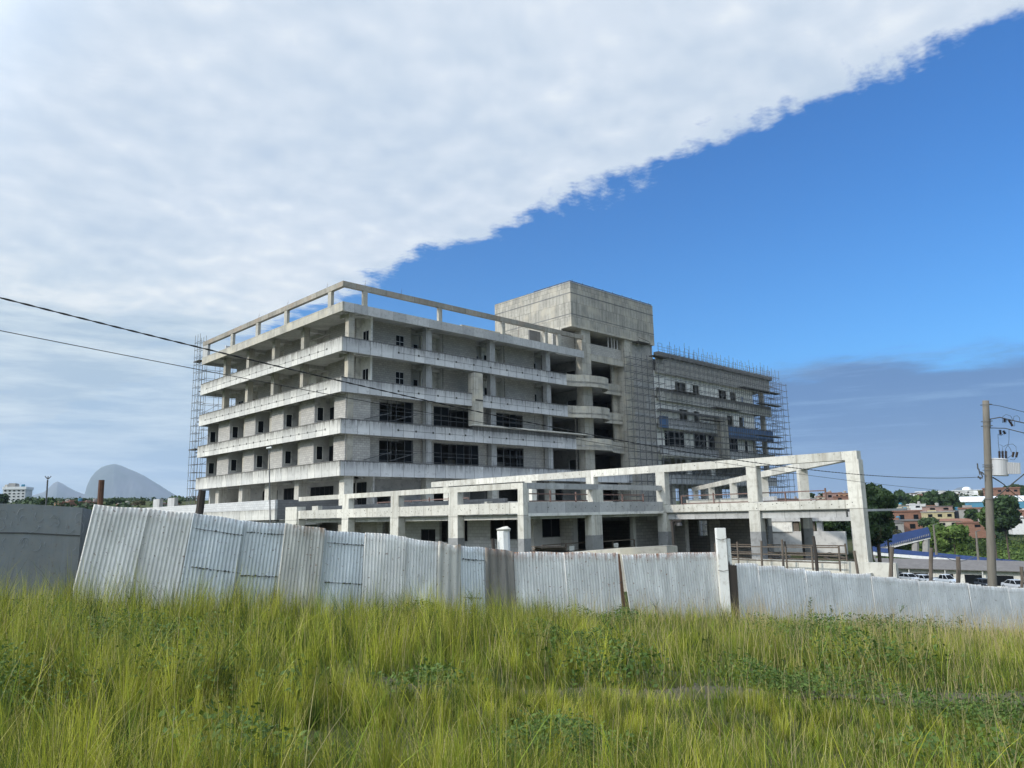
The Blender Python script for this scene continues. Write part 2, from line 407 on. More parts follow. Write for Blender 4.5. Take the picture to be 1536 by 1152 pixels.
# ------------------------------------------------------------------ fence of corrugated sheets
def fence_xy(px, back=0.0):
    c = 22+back; a = CF+CR*(px-768)/FPX-CU*(757+max(-40, px-141)*.088-576)/FPX; cx = a[0]*RT[0]+a[1]*RT[1]; cy = a[0]*FW[0]+a[1]*FW[1]
    t = c/(cy-.55*cx); return t*cx, t*cy
def sheetmat(name, base, rust, amt, streak=.35):
    m, nt, b = newmat(name)
    tc = nt.nodes.new('ShaderNodeTexCoord'); g = nt.nodes.new('ShaderNodeNewGeometry'); p = g.outputs['Position']
    s = nt.nodes.new('ShaderNodeSeparateXYZ'); L(nt, p, s.inputs[0])
    n1 = noise(nt, p, 1.1, 5, .6); n2 = noise(nt, p, 7, 5, .7)
    c = mixc(nt, ramp(nt, n1, [(.3, 0.0), (.7, 1.0)]), base, tuple(x*.74 for x in base))
    v = vscale(nt, p, (9, 9, .55)); st = noise(nt, v, 1, 4, .7)
    c = mixc(nt, ramp(nt, st, [(.5, 0.0), (.72, streak)]), c, tuple(x*.55 for x in base))
    c = mixc(nt, ramp(nt, noise(nt, v, .7, 3, .6), [(.56, 0.0), (.7, streak*.8)]), c, tuple(min(1, x*1.25) for x in base))
    # rust sits on the top edge and in runs below it (uv y: 0 foot, 1 top)
    su = nt.nodes.new('ShaderNodeSeparateXYZ'); L(nt, tc.outputs['UV'], su.inputs[0])
    top = ramp(nt, su.outputs[1], [(.86, 0.0), (1.0, 1.0)]); bot = ramp(nt, su.outputs[1], [(.06, 1.0), (.3, 0.0)])
    rn = ramp(nt, mth(nt, 'ADD', mth(nt, 'MULTIPLY', st, .6), mth(nt, 'MULTIPLY', n2, .4)), [(.42, 0.0), (.6, 1.0)])
    c = mixc(nt, mth(nt, 'MULTIPLY', mth(nt, 'MULTIPLY', top, rn), amt), c, rust)
    c = mixc(nt, mth(nt, 'MULTIPLY', mth(nt, 'MULTIPLY', bot, n2), .55), c, (.30, .27, .22))
    sp = ramp(nt, noise(nt, p, 16, 2, .5), [(.66, 0.0), (.72, .85)]); c = mixc(nt, mth(nt, 'MULTIPLY', sp, min(1, amt+.3)), c, rust)
    L(nt, c, b.inputs['Base Color']); b.inputs['Roughness'].default_value = .55; b.inputs['Metallic'].default_value = .0; b.inputs['Specular IOR Level'].default_value = .3
    bump(nt, b, n2, .12, .01); MAT[name] = m
sheetmat('sheet_grey', (.78, .775, .735), (.16, .09, .05), .5)
sheetmat('sheet_blue', (.62, .67, .69), (.13, .09, .07), .45)
sheetmat('sheet_paleblue', (.43, .475, .53), (.13, .09, .07), .4)
sheetmat('sheet_white', (.76, .77, .75), (.15, .10, .06), .45, .3)
sheetmat('sheet_rusty', (.78, .78, .75), (.24, .10, .04), 1.0, .6)
sheetmat('sheet_old', (.58, .57, .52), (.20, .12, .06), .9, .6)
sheetmat('sheet_brown', (.25, .235, .21), (.16, .09, .055), .7, .7)
sheetmat('sheet_run', (.76, .77, .76), (.24, .18, .13), .45, .4)
sheetmat('wall_dark', (.185, .225, .255), (.15, .13, .12), .4, .4)
def sheet(px0, y0, px1, y1, lean, mat, label, pitch=.085, amp=.0125, back=0.0, hgt=2.2, dent=0.0, drop=None, wob=.012, group=None, curl=0.0, name='corrugated_sheet', top_wave=.01):
    """one upright roofing sheet; (px, y) = its two top corners, lean = sideways shift of the foot in metres"""
    a0 = fence_xy(px0, back); a1 = fence_xy(px1, back)
    d0 = hypot(*a0); d1 = hypot(*a1); z0 = pixel_point(px0, y0, d0)[2]; z1 = pixel_point(px1, y1, d1)[2]
    A = np.array(plan(*a0)); B = np.array(plan(*a1)); W = float(np.hypot(*(B-A))); t = (B-A)/W; n = np.array([t[1], -t[0]])
    if n@(A+B) > 0: n = -n          # towards the road
    nu = max(8, int(W/pitch*8)); nv = 12; ph = random.random()*6
    v = []; uv = []
    for j in range(nv+1):
        q = j/nv
        for i in range(nu+1):
            s = i/nu; u = s*W; h = hgt*(1-q)
            w = amp*sin(2*pi*u/pitch)+wob*sin(q*3.1+s*2.2+ph)+.5*wob*sin(s*9+q*5+ph*2)
            if dent: w += dent*(sin(13*s+17*q+ph)*sin(23*q-7*s)*.5+sin(31*s*q+ph)*.25)*max(0, sin(pi*min(1, q*1.3)))**2*min(1, max(0, s*2))
            w += curl*(1-q)**2*sin(pi*s)
            w += .10*(q)            # feet kick out a little towards the road
            sx = u+lean*q
            z = z0+(z1-z0)*s-h*0-hgt*q+top_wave*sin(s*7+ph)*(1-q)
            P = A+t*sx+n*w
            v.append((float(P[0]), float(P[1]), float(z))); uv.append((s, 1-q))
    mb = MB(); mb.v = v
    mb.f = [(j*(nu+1)+i, j*(nu+1)+i+1, (j+1)*(nu+1)+i+1, (j+1)*(nu+1)+i) for j in range(nv) for i in range(nu)]
    base = (float((A[0]+B[0])/2), float((A[1]+B[1])/2), float((z0+z1)/2-hgt))
    me = bpy.data.meshes.new(name); me.from_pydata([(x-base[0], y-base[1], z-base[2]) for x, y, z in v], [], mb.f)
    ul = me.uv_layers.new(name='uv'); data = np.array([uv[l.vertex_index] for l in me.loops], dtype=np.float32).ravel(); ul.data.foreach_set('uv', data)
    for p in me.polygons: p.use_smooth = True
    me.materials.append(MAT[mat]); me.update()
    o = bpy.data.objects.new(name, me); COL.objects.link(o); o.location = base
    md = o.modifiers.new('thickness', 'SOLIDIFY'); md.thickness = .004; md.offset = 0
    tag(o, label, 'fence sheet', group or 'corrugated sheets of the site fence')
    return o, A, B, t, n, z0, z1
def band(sh, q, s0, s1, label=None):
    """dark bolted seam across a sheet"""
    o, A, B, t, n, z0, z1 = sh; W = float(np.hypot(*(B-A))); m = MB()
    k = int((s1-s0)*W/.077)
    for i in range(k):
        if random.random() < .25: continue
        s = s0+(s1-s0)*(i+.5)/k; P = A+t*(s*W)+n*(.10*q+.018); z = z0+(z1-z0)*s-2.2*q+random.uniform(-.012, .012)
        hw = random.uniform(.008, .03); m.bar(tuple(P-t*hw)+(z,), tuple(P+t*hw)+(z+random.uniform(-.01, .01),), .012, random.uniform(.015, .04))
    m.bar(tuple(A+t*(s0*W)+n*(.10*q+.012))+(z0+(z1-z0)*s0-2.2*q,), tuple(A+t*(s1*W)+n*(.10*q+.012))+(z0+(z1-z0)*s1-2.2*q,), .008, .012)
    m.build('seam_bolts', 'frame_dark', o)
G = 'corrugated sheets of the site fence'
sheet(141, 757, 224, 763.5, -.34, 'sheet_grey', 'leftmost leaning corrugated sheet, weathered grey, its edge against the dark wall', back=-.10, amp=.014, pitch=.090, wob=.02)
sheet(217, 763, 295, 770.5, -.32, 'sheet_grey', 'grey corrugated sheet second from the dark wall, leaning left', back=-.02, amp=.014, pitch=.090)
s = sheet(290, 769, 367, 781, -.28, 'sheet_blue', 'blue-tinged corrugated sheet with scrawl near its top, right of the dark tilted pipe', back=-.10); band(s, .16, .05, .98); band(s, .56, 0, .95)
s = sheet(363, 781, 431, 786, -.26, 'sheet_blue', 'blue-grey corrugated sheet with two seams of bolts, left of the rust-topped one', back=-.02); band(s, .12, .1, .98); band(s, .58, 0, .95)
sheet(428, 785, 489, 793, -.22, 'sheet_old', 'pale corrugated sheet with rust-curled top edge, standing forward of its neighbours', back=-.20, dent=.012, wob=.02)
s = sheet(487, 795, 553, 800.5, -.17, 'sheet_blue', 'blue-grey corrugated sheet with dark bolt rows, right of the rust-topped sheet', back=-.04); band(s, .14, .05, .95); band(s, .58, 0, .95)
sheet(548, 798, 609, 804.5, -.13, 'sheet_grey', 'grey-white sheet standing slightly above its neighbours, dented at its foot', back=-.16, dent=.02)
sheet(605, 806, 660, 814, -.10, 'sheet_white', 'crumpled pale sheet with a wrinkled lower half and a bent top edge', back=-.06, dent=.045, wob=.02)
sheet(657, 813, 692, 818.5, -.10, 'sheet_old', 'narrow old sheet with wide ribs and a torn rusty top', pitch=.24, amp=.03, back=-.12, dent=.015, top_wave=.03)
s = sheet(690, 818.5, 728, 821.5, .0, 'sheet_blue', 'narrow blue corrugated sheet beside the brown-grey ribbed one', back=-.04); band(s, .16, .05, .95); band(s, .62, .05, .8)
sheet(727, 821, 770, 827, .0, 'sheet_brown', 'brown-grey wide-ribbed sheet, the darkest of the fence', pitch=.27, amp=.035, back=-.10, wob=.03)
sheet(768, 827.5, 847, 828.5, .02, 'sheet_rusty', 'whitish sheet with rust bleeding from its top, right of the brown-grey one', back=-.02, wob=.006, pitch=.10, amp=.015)
sheet(845, 828.5, 926, 829, .04, 'sheet_rusty', 'whitish rust-edged sheet ending at the brown gap strip', back=-.08, wob=.008, pitch=.10, amp=.015)
sheet(932, 832, 973, 830.5, .22, 'sheet_rusty', 'narrow pale sheet tilted to the right of the brown gap strip', back=-.10, wob=.006, pitch=.10, amp=.015)
sheet(971, 830.5, 1079, 827.5, .08, 'sheet_rusty', 'broad pale sheet with rusty top edge, left of the white concrete post', back=-.04, wob=.006, pitch=.10, amp=.015)
run = [(1102, 1137, 844.5, 'first sheet of the straight run, beside the black timber post'), (1136, 1176, 848.5, 'second sheet of the straight run, one step below the first'),
 (1175, 1208, 852.5, 'pale sheet of the straight run left of the leaning timber stake'), (1207, 1246, 856, 'pale sheet below the leaning timber stake'),
 (1245, 1306, 860, 'pale sheet in front of the foot of the big concrete post'), (1305, 1344, 864.5, 'pale sheet below the dark parked cars'),
 (1343, 1377, 868, 'pale sheet below the leftmost white hatchback'), (1376, 1416, 871, 'pale sheet below the white pickup and second hatchback'),
 (1415, 1452, 873.5, 'pale sheet left of the foot of the utility pole'), (1451, 1472, 876, 'narrow pale sheet just left of the utility pole foot'), (1471, 1512, 879, 'pale sheet in front of the foot of the utility pole'),
 (1511, 1560, 881.5, 'rightmost pale sheet, cut by the right edge of the photo'), (1559, 1640, 886, 'pale sheet beyond the right edge of the photo')]
for i, (a, b, y, lb) in enumerate(run):
    ya = y; yb = y+(.4 if i < 5 else 1.2)
    sheet(a, ya, b, yb, .0, 'sheet_run', lb, back=-.02-.03*(i % 2), wob=.006, amp=.0175, pitch=.125, hgt=2.3)
# dark folded wall panels at the far left
def dark_wall():
    pts = [(-330, 752), (-60, 754), (40, 756), (124, 761.5), (126, 762), (143, 766)]
    P = []; base = None
    for i, (px, y) in enumerate(pts):
        a = fence_xy(px, .5 if i < 4 else .9+.25*(i-4)); d = hypot(*a); z = pixel_point(px, y, d)[2]; q = plan(*a); P.append((float(q[0]), float(q[1]), float(z)))
    o = thing('boundary_wall', 'dark blue-grey smooth boundary wall at the left edge with faint chalk scrawls', 'wall', (P[2][0], P[2][1], P[2][2]-2.3))
    m = MB(); t = .08
    for (p, q) in zip(P, P[1:]):
        d = Vector((q[0]-p[0], q[1]-p[1], 0)).normalized(); n = Vector((-d.y, d.x, 0))*t
        if n.x*p[0]+n.y*p[1] < 0: n = -n
        m.hull8([(p[0], p[1], p[2]-3), (q[0], q[1], q[2]-3), (q[0]+n.x, q[1]+n.y, q[2]-3), (p[0]+n.x, p[1]+n.y, p[2]-3)],
                [p, q, (q[0]+n.x, q[1]+n.y, q[2]), (p[0]+n.x, p[1]+n.y, p[2])])
    m.build('wall_panel', 'wall_dark', o)
    # chalk marks and the horizontal joint
    plain('chalk', (.30, .33, .35), .9, .2); random.seed(3)
    k = MB(); j = MB()
    for (p, q) in zip(P[:3], P[1:4]):
        p = Vector(p); q = Vector(q); d = (q-p); n = Vector((-d.y, d.x, 0)).normalized()*.012
        if n.x*p.x+n.y*p.y > 0: n = -n
        for zo in (-.62, -2.02): j.bar(p+n+Vector((0, 0, zo)), q+n+Vector((0, 0, zo)), .01, .02)
        for _ in range(16):
            s = random.random(); zc = random.choice([-.25, -.35, -.45, -.85]); c = p+d*s+n+Vector((0, 0, zc)); r = random.uniform(.05, .11); a0 = random.random()*6; du = d.normalized()
            arc = [c+du*(r*cos(a0+w*.7))+Vector((0, 0, 1.5*r*sin(a0+w*.7))) for w in range(random.choice([3, 4, 6]))]
            k.tube(arc, .004, 4)
    k.build('chalk_scrawl', 'chalk', o); j.build('panel_joint', 'frame_dark', o)
dark_wall()
# ------------------------------------------------------------------ posts and poles by the fence
def stake(px0, y0, px1, y1, r, mat, label, name, back, cat='post', square=False, below=.8, cap=None):
    a0 = fence_xy(px1, back); d = hypot(*a0); lo = pixel_point(px1, y1, d); hi = pixel_point(px0, y0, d)
    lo = lo+(lo-hi)/max(.01, np.linalg.norm(hi-lo))*below
    o = thing(name, label, cat, tuple(lo)); m = MB()
    if square: m.bar(lo, hi, r*2, r*1.6)
    else:
        n = 6; pts = [lo+(hi-lo)*i/n+np.array([random.uniform(-1, 1), random.uniform(-1, 1), 0])*r*.35*(0 < i < n)*('wood' in mat) for i in range(n+1)]; m.tube(pts, [r*(random.uniform(.9, 1.1) if 'wood' in mat else 1) for _ in pts], 8)
    m.build('shaft', mat, o)
    if cap: cap(o, hi)
    return o, lo, hi
stake(152.5, 720, 150, 757, .064, 'rust', 'rusty brown pipe stub standing above the left end of the fence', 'pipe_post', .6, below=2.2)
stake(303.5, 735, 298, 772, .10, 'wood_black', 'dark tilted pipe behind the blue-tinged fence sheets', 'pipe_post', 1.0, below=2.4)
def capf(o, hi):
    m = MB(); m.tube([hi+np.array([0, 0, -.01]), hi+np.array([.01, 0, .05]), hi+np.array([0, 0, .08])], [.20, .22, .15], 10); m.build('cap', 'concrete_pale', o)
stake(755, 796, 756, 826, .185, 'paint_white', 'short round white concrete post with a lumpy cap behind the fence', 'concrete_post', .9, below=2.2, cap=capf)
stake(739, 808, 740, 824, .05, 'wood_black', 'small dark stake just left of the round white post', 'timber_stake', .9, below=1.5)
# white square concrete post with its side strip
a = fence_xy(1083, -.28); d = hypot(*a); hi = pixel_point(1080, 792, d); lo = pixel_point(1090, 945, d)
o = thing('concrete_post', 'tall square white concrete post in the middle of the fence', 'post', tuple(lo)); lo2 = lo-(hi-lo)/np.linalg.norm(hi-lo)*.4
MB().bar(lo2, hi, .24, .30, up=(RT[0], RT[1], 0)).build('shaft', 'paint_white', o)
hi2 = pixel_point(1092, 808, d+.12); lo3 = pixel_point(1099, 905, d+.12); MB().bar(lo3, hi2, .12, .11, up=(RT[0], RT[1], 0)).build('side_strip', 'paint_white', o)
m = MB()
for yy in (808, 855): p = pixel_point(1080.5+(yy-792)*.065, yy, d-.16); m.tube([p-np.array([RT[0], RT[1], 0])*.17, p+np.array([0, 0, -.04]), p+np.array([RT[0], RT[1], 0])*.2], .008, 4)
m.build('tie_wire', 'cable', o)
# splintered black timber
a = fence_xy(1099, -.50); d = hypot(*a); hi = pixel_point(1098, 848, d); lo = pixel_point(1104, 945, d); lo = lo-(hi-lo)*.2
o = thing('timber_post', 'charred black timber post with splintered top beside the white post', 'post', tuple(lo)); m = MB(); m.bar(lo, hi, .12, .27, up=(RT[0], RT[1], 0))
for dx, hh in ((-.09, .14), (-.03, .05), (.05, .0)): q = hi+np.array([RT[0]*dx, RT[1]*dx, -.02]); m.tube([q, q+np.array([0, 0, hh+.03])], [.035, .004], 5)
m.build('shaft', 'wood_black', o)
# brown strip in the fence gap with its hook
a = fence_xy(929, .02); d = hypot(*a); hi = pixel_point(927, 831, d); lo = pixel_point(936, 945, d)
o = thing('steel_strip', 'rusty brown metal strip closing the gap between two pale fence sheets', 'metal strip', tuple(lo)); MB().bar(lo, hi, .02, .19, up=(FW[0], FW[1], 0)).build('plate', 'rust_plate', o)
# turned so its face looks at the road
m = MB(); r = np.array([RT[0], RT[1], 0]); f3 = np.array([FW[0], FW[1], 0]); m.hull8([lo-r*.1-f3*.02, lo+r*.13-f3*.02, lo+r*.13+f3*.02, lo-r*.1+f3*.02], [hi-r*.07-f3*.02, hi+r*.05-f3*.02, hi+r*.05+f3*.02, hi-r*.07+f3*.02]); m.build('face', 'rust_plate', o)
p = pixel_point(924, 872, d-.15); q = pixel_point(933, 873.5, d-.15); MB().tube([p+np.array([0, 0, .03]), p, q], .012, 5).build('hook', 'frame_dark', o)
for (x0, y0, x1, y1, r, mat, back, lb) in [
 (1142, 811, 1143, 848, .045, 'wood', 3.0, 'reddish brown stake of the work-site rail, nearest the white post'),
 (1173, 809, 1175, 850, .05, 'wood', 3.0, 'brown stake behind the second pale sheet of the straight run'),
 (1220, 804, 1227, 858, .065, 'wood_black', 2.0, 'leaning dark timber stake behind the straight fence run'),
 (1281, 826, 1287, 866, .055, 'wood', 1.0, 'brown leaning stake in front of the foot of the big concrete post'),
 (1338, 820, 1337, 865, .085, 'wood', 2.0, 'stake standing behind the fence between the dark cars'),
 (1397, 822, 1396, 871, .09, 'wood', 2.0, 'stake with a wire, right of the white hatchbacks'),
 (1437, 835, 1437, 874, .095, 'wood', 2.0, 'pale broad stake right of the white pickup'),
 (1532, 850, 1533, 880, .075, 'wood', 2.0, 'thin stake at the right edge above the silver car')]:
    stake(x0, y0, x1, y1, r, mat, lb, 'timber_stake', back, below=2.5)
# sagging wires between those stakes
def wire(pts, r, label, name='cable', cat='cable', mat='cable', n=4, kind=None):
    m = MB(); m.tube(pts, r, n); o = m.build(name, mat, None); tag(o, label, cat); return o
dd = hypot(*fence_xy(1400, 2)); 
wire([pixel_point(px, y, dd+(px-1400)*.045) for px, y in [(1396, 838), (1403, 836), (1412, 833), (1425, 839), (1437, 843), (1450, 840), (1465, 834)]], .014, 'slack pale wire strung between the stakes left of the utility pole', 'wire', 'wire', 'galv')
# ------------------------------------------------------------------ utility pole, transformer, overhead lines
pd = 43.5; pl = pixel_point(1489.5, 905, pd); ph_ = pixel_point(1478.5, 601, pd)
po = thing('utility_pole', 'tall grey concrete utility pole carrying a transformer at the right', 'utility pole', tuple(pl-np.array([0, 0, 1.0])))
m = MB(); m.tube([pl-np.array([0, 0, 1.0])]+[pl+(ph_-pl)*i/10 for i in range(11)], [.205]+[.205-.06*i/10 for i in range(11)], 14); m.build('shaft', 'pole_concrete', po, smooth=True)
def PS(px, y, dd_=0.0): return pixel_point(px, y, pd+dd_)
m = MB()
for y in (607, 632, 639, 697, 700, 705, 748): c = PS(1479+(y-601)*.036, y); rr = .25; m.tube([c+np.array([rr*cos(t), rr*sin(t), 0]) for t in np.linspace(0, 2*pi, 13)], .012, 4, cap=False)
m.build('steel_band', 'galv', po)
m = MB()
m.tube([PS(1484, 629), PS(1486, 628.5), PS(1500, 626), PS(1512, 629), PS(1536, 634.5), PS(1560, 640)], .026, 5)
m.tube([PS(1484.5, 642), PS(1490, 642), PS(1508, 642.5), PS(1536, 649.5), PS(1560, 655)], .022, 5); m.tube([PS(1485, 628), PS(1485, 642)], .03, 5)
m.build('line_bracket', 'frame_dark', po)
ins = [(1507, 628, 1507, 633), (1513, 630, 1519, 639), (1500, 645, 1501, 652), (1505, 646, 1508, 651)]
for i, (a_, b_, c_, d_) in enumerate(ins):
    m = MB(); p = np.array(PS(a_, b_)); q = np.array(PS(c_, d_)); n = 5
    m.tube([p+(q-p)*k/10 for k in range(11)], [.03 if k % 2 else .075 for k in range(11)], 8); m.build('insulator', 'porcelain', po)
m = MB()
for loop in ([(1504, 634), (1504, 625), (1509, 621.5), (1516, 624), (1519, 630)], [(1520, 630), (1521, 624.5), (1526, 623.5), (1529.5, 627), (1529.5, 632)], [(1503, 633), (1509, 634.5), (1510, 629)],
             [(1518, 631), (1517, 640), (1522, 639), (1522, 631)], [(1498, 652), (1502, 653.5), (1506, 650)], [(1497, 651), (1497.5, 665), (1499, 676)], [(1513.5, 644), (1513.5, 660), (1512, 668), (1509, 672), (1508, 677)],
             [(1512, 668), (1516, 674), (1517, 678)], [(1499, 667), (1503, 668), (1504, 676)], [(1505, 670), (1511, 667), (1519, 666), (1524, 670), (1524.5, 678)], [(1510, 688), (1516, 684), (1519, 682)], [(1515, 689), (1521, 690), (1524, 686)]):
    m.tube([PS(x, y, .03) for x, y in loop], .009, 4)
m.build('jumper_wire', 'cable', po)
# pole transformer
tl = PS(1500, 714, .1)
tr = thing('pole_transformer', 'light grey finned transformer tank hung on the utility pole', 'transformer', tuple(tl))
m = MB(); c0 = np.array(PS(1499.5, 689)); c1 = np.array(PS(1500.5, 714)); m.tube([c0+(c1-c0)*t for t in (0, .02, .97, 1)], [.30, .34, .34, .29], 20); m.build('tank', 'transformer', tr, smooth=False)
m = MB()
for k in range(7):
    px = 1508.5+k*2.6; p0 = np.array(PS(px, 693.5+k*.15)); p1 = np.array(PS(px+.7, 711)); m.bar(p0-np.array([0, 0, .0]), p1, .5, .075, up=(RT[0], RT[1], 0))
m.build('cooling_fins', 'transformer', tr)
m = MB(); r3 = np.array([RT[0], RT[1], 0])
m.tube([np.array(PS(1499.5, 687.5)), np.array(PS(1499.5, 689.3))], [.28, .37], 20); m.build('lid', 'transformer', tr)
for k, px in enumerate((1499, 1503.8, 1508.8)):
    m = MB(); p = np.array(PS(px, 676.5)); q = np.array(PS(px+.3, 687.5)); m.tube([p+(q-p)*i/10 for i in range(11)], [.035 if i % 2 else .065 for i in range(11)], 8); m.build('bushing', 'porcelain', tr)
for k, px in enumerate((1519.5, 1525)):
    m = MB(); p = np.array(PS(px+.8, 678)); q = np.array(PS(px-.8, 686)); m.tube([p, q], [.055, .045], 8); m.build('surge_arrester', 'porcelain', tr)
m = MB()
for y in (696, 702): m.bar(PS(1483, y), PS(1494, y-.3), .06, .10)
m.build('mounting_bracket', 'whitepaint_far', tr)
m = MB(); b0 = PS(1462, 718, -.3)
for (p, q) in [((1466, 695), (1467, 704)), ((1468, 703), (1470, 712)), ((1471, 707), (1474, 716)), ((1466, 716), (1474, 717)), ((1473, 708), (1476, 712)), ((1467, 714), (1471, 719))]:
    m.tube([PS(*p, -.3), PS(*q, -.3)], .03, 5)
o = m.build('cable_clamp', 'frame_dark', po)
# overhead lines: each hangs in one vertical plane from the pole to the next pole up the road
def line_pts(obs, px_end, d_end):
    P1 = plan(*[pd*c for c in (sin(atan2(1470-768, FPX)), cos(atan2(1470-768, FPX)))]); P0 = plan(*[d_end*c for c in (sin(atan2(px_end-768, FPX)), cos(atan2(px_end-768, FPX)))])
    dirn = P1-P0; out = []
    for px, y in obs:
        r = CF+CR*(px-768)/FPX-CU*(y-576)/FPX
        A = np.array([[r[0], -dirn[0]], [r[1], -dirn[1]]]); t, s_ = np.linalg.solve(A, P0); out.append((s_, r*t))
    S_ = np.array([a for a, b in out]); Z = np.array([b[2] for a, b in out]); co = np.polyfit(S_, Z, 2)
    ss = np.linspace(min(S_)-.25, max(S_), 60)
    return [(float(P0[0]+dirn[0]*s), float(P0[1]+dirn[1]*s), float(np.polyval(co, s))) for s in ss]
main = line_pts([(0, 442), (120, 470.5), (260, 512.5), (340, 534), (559, 586.5), (730, 624.5), (890, 654.5), (1029, 678), (1159, 694), (1320, 712.5), (1465, 717)], 0, 13)
m = MB(); m.tube(main, .008, 6)
for ph0 in (0, pi):
    hel = []
    for i in range(1400):
        s = i/1399*(len(main)-1); k = min(int(s), len(main)-2); p = Vector(main[k]).lerp(Vector(main[k+1]), s-k); a = i*.45+ph0
        hel.append(p+Vector((RT[0]*cos(a), RT[1]*cos(a), sin(a)))*.008)
    m.tube(hel, .007, 4)
tag(m.build('overhead_cable', 'cable', None), 'thick twisted black overhead cable running from upper left down to the utility pole', 'cable', 'overhead lines')
thin = line_pts([(0, 489), (150, 517), (260, 541), (450, 590), (560, 612), (700, 640), (950, 676), (1159, 700), (1320, 722), (1400, 733), (1478, 744)], 0, 14)
tag(MB().tube(thin, .007, 5).build('overhead_cable', 'cable', None), 'thin dark overhead wire below the thick twisted cable', 'cable', 'overhead lines')
wire([PS(1484, 606.5), PS(1500, 609), PS(1536, 618), PS(1580, 632)], .013, 'thin wire leaving the top of the utility pole to the right', 'overhead_cable')
wire([PS(1489, 716), PS(1496, 720), PS(1505, 726), PS(1514, 735, 6), PS(1536, 752, 25)], .03, 'short dark cable dropping right from the utility pole', 'overhead_cable')
wire([PS(1490, 749), PS(1545, 704, -2), PS(1600, 660, -4)], .03, 'straight steel stay rod rising right from the utility pole', 'stay_rod', 'stay rod', 'galv')
# ------------------------------------------------------------------ main concrete building
X0, Y0, YE = 33.84, 55.96, 86.6
def zb(k): return 3.63+3.6*(k-2)
def zt(k): return zb(k)+1.31
B = thing('concrete_building', 'large unfinished six-storey concrete building with long balcony bands and a boxy roof tower', 'building', (60, 65, -3.4))
TX0, TX1 = 64.17, 80.5
# slabs
for k in range(1, 7):
    z = zb(k)+.36 if k > 1 else -.05
    m = MB()
    m.prism([(X0+.16, Y0+.16), (62.9, Y0+.16), (62.9, 57.6), (75.5, 57.6), (75.5, 57.4), (111, 57.4), (111, 74), (80.5, 74), (80.5, YE-.05), (X0+.16, YE-.05)], z, z+.2)
    m.build('floor_slab', 'concrete_soffit', B)
    if k > 1:
        m = MB()   # cross beams seen on the soffit
        for y in (56.9, 64.9, 70.9, 76.8, 82.7): m.box(X0+.16, 37.3, y-.15, y+.15, zb(k)+.02, z)
        for x in (35.5, 44.1, 52.5, 61.0): m.box(x-.15, x+.15, Y0+.16, 58.9, zb(k)+.025, z-.004)
        m.box(37.3, 37.6, 58.9, YE-.2, zb(k)-.05, z); m.box(37.3, 62, 58.9, 59.15, zb(k)-.05, z-.004)
        m.build('soffit_beams', 'concrete_soffit', B)
# balcony bands
def ties(par, axis, const, u0, u1, z, gap, miss=.1, start=0):
    m = MB(); u = u0
    while u < u1:
        if random.random() > miss:
            if axis == 'x': m.box(const-.006, const+.02, u-.09, u+.09, z-.09, z+.09)
            else: m.box(u-.10, u+.10, const-.006, const+.02, z-.09, z+.09)
        u += gap
    if axis == 'x': m.box(const-.005, const+.01, u0, u1, z-.03, z+.0)
    else: m.box(u0, u1, const-.005, const+.01, z-.03, z+.0)
    m.build('tie_holes', 'tie_hole', par)
random.seed(5)
for k in (2, 3, 4, 5):
    o = MB().box(X0, X0+.15, Y0, YE, zb(k), zt(k)).build('parapet', 'parapet_lit_cream', B)
    if k > 2: ties(o, 'x', X0, Y0+2.5, YE-1.5, zb(k)+.55, 1.55, .06)
    xe = 63.0 if k > 3 else (48.78 if k == 3 else 64.5)
    o = MB().box(X0+.152, xe, Y0, Y0+.15, zb(k), zt(k)).build('parapet', 'parapet_shade_grey', B)
    if k > 2: ties(o, 'y', Y0, X0+6, min(xe, 62), zb(k)+.62, 2.0 if k == 3 else 2.3, .1)
    MB().box(X0+.152, X0+6, YE-.15, YE, zb(k), zt(k)).build('parapet', 'parapet_shade_grey', B)
# taller ledged band of the third level
o = MB().box(48.8, 64.3, Y0, Y0+.2, zb(3), 8.86).build('parapet', 'parapet_shade_grey', B); ties(o, 'y', Y0, 51, 62, zb(3)+.62, 2.4, .2)
MB().box(48.6, 66.5, Y0-.55, Y0+.4, 8.862, 8.98).build('ledge', 'concrete_pale', B)
# roof fascia, upstand
MB().box(X0, X0+.2, Y0, YE, 18.03, 18.86).build('roof_fascia', 'concrete_raw', B)
MB().box(X0+.202, 66.2, Y0, Y0+.2, 18.03, 18.86).build('roof_fascia', 'concrete_grey', B)
MB().box(X0+.202, X0+12, YE-.2, YE, 18.03, 18.86).build('roof_fascia', 'concrete_grey', B)
m = MB(); m.box(35.3, 35.5, 57.7, 85, 18.6, 19.35).box(35.502, 62, 57.7, 57.9, 18.6, 19.35); m.build('roof_upstand', 'block_dark', B)
MB().box(36, 44, 85.2, 85.5, 18.6, 20.4).build('roof_upstand', 'block_pale', B)
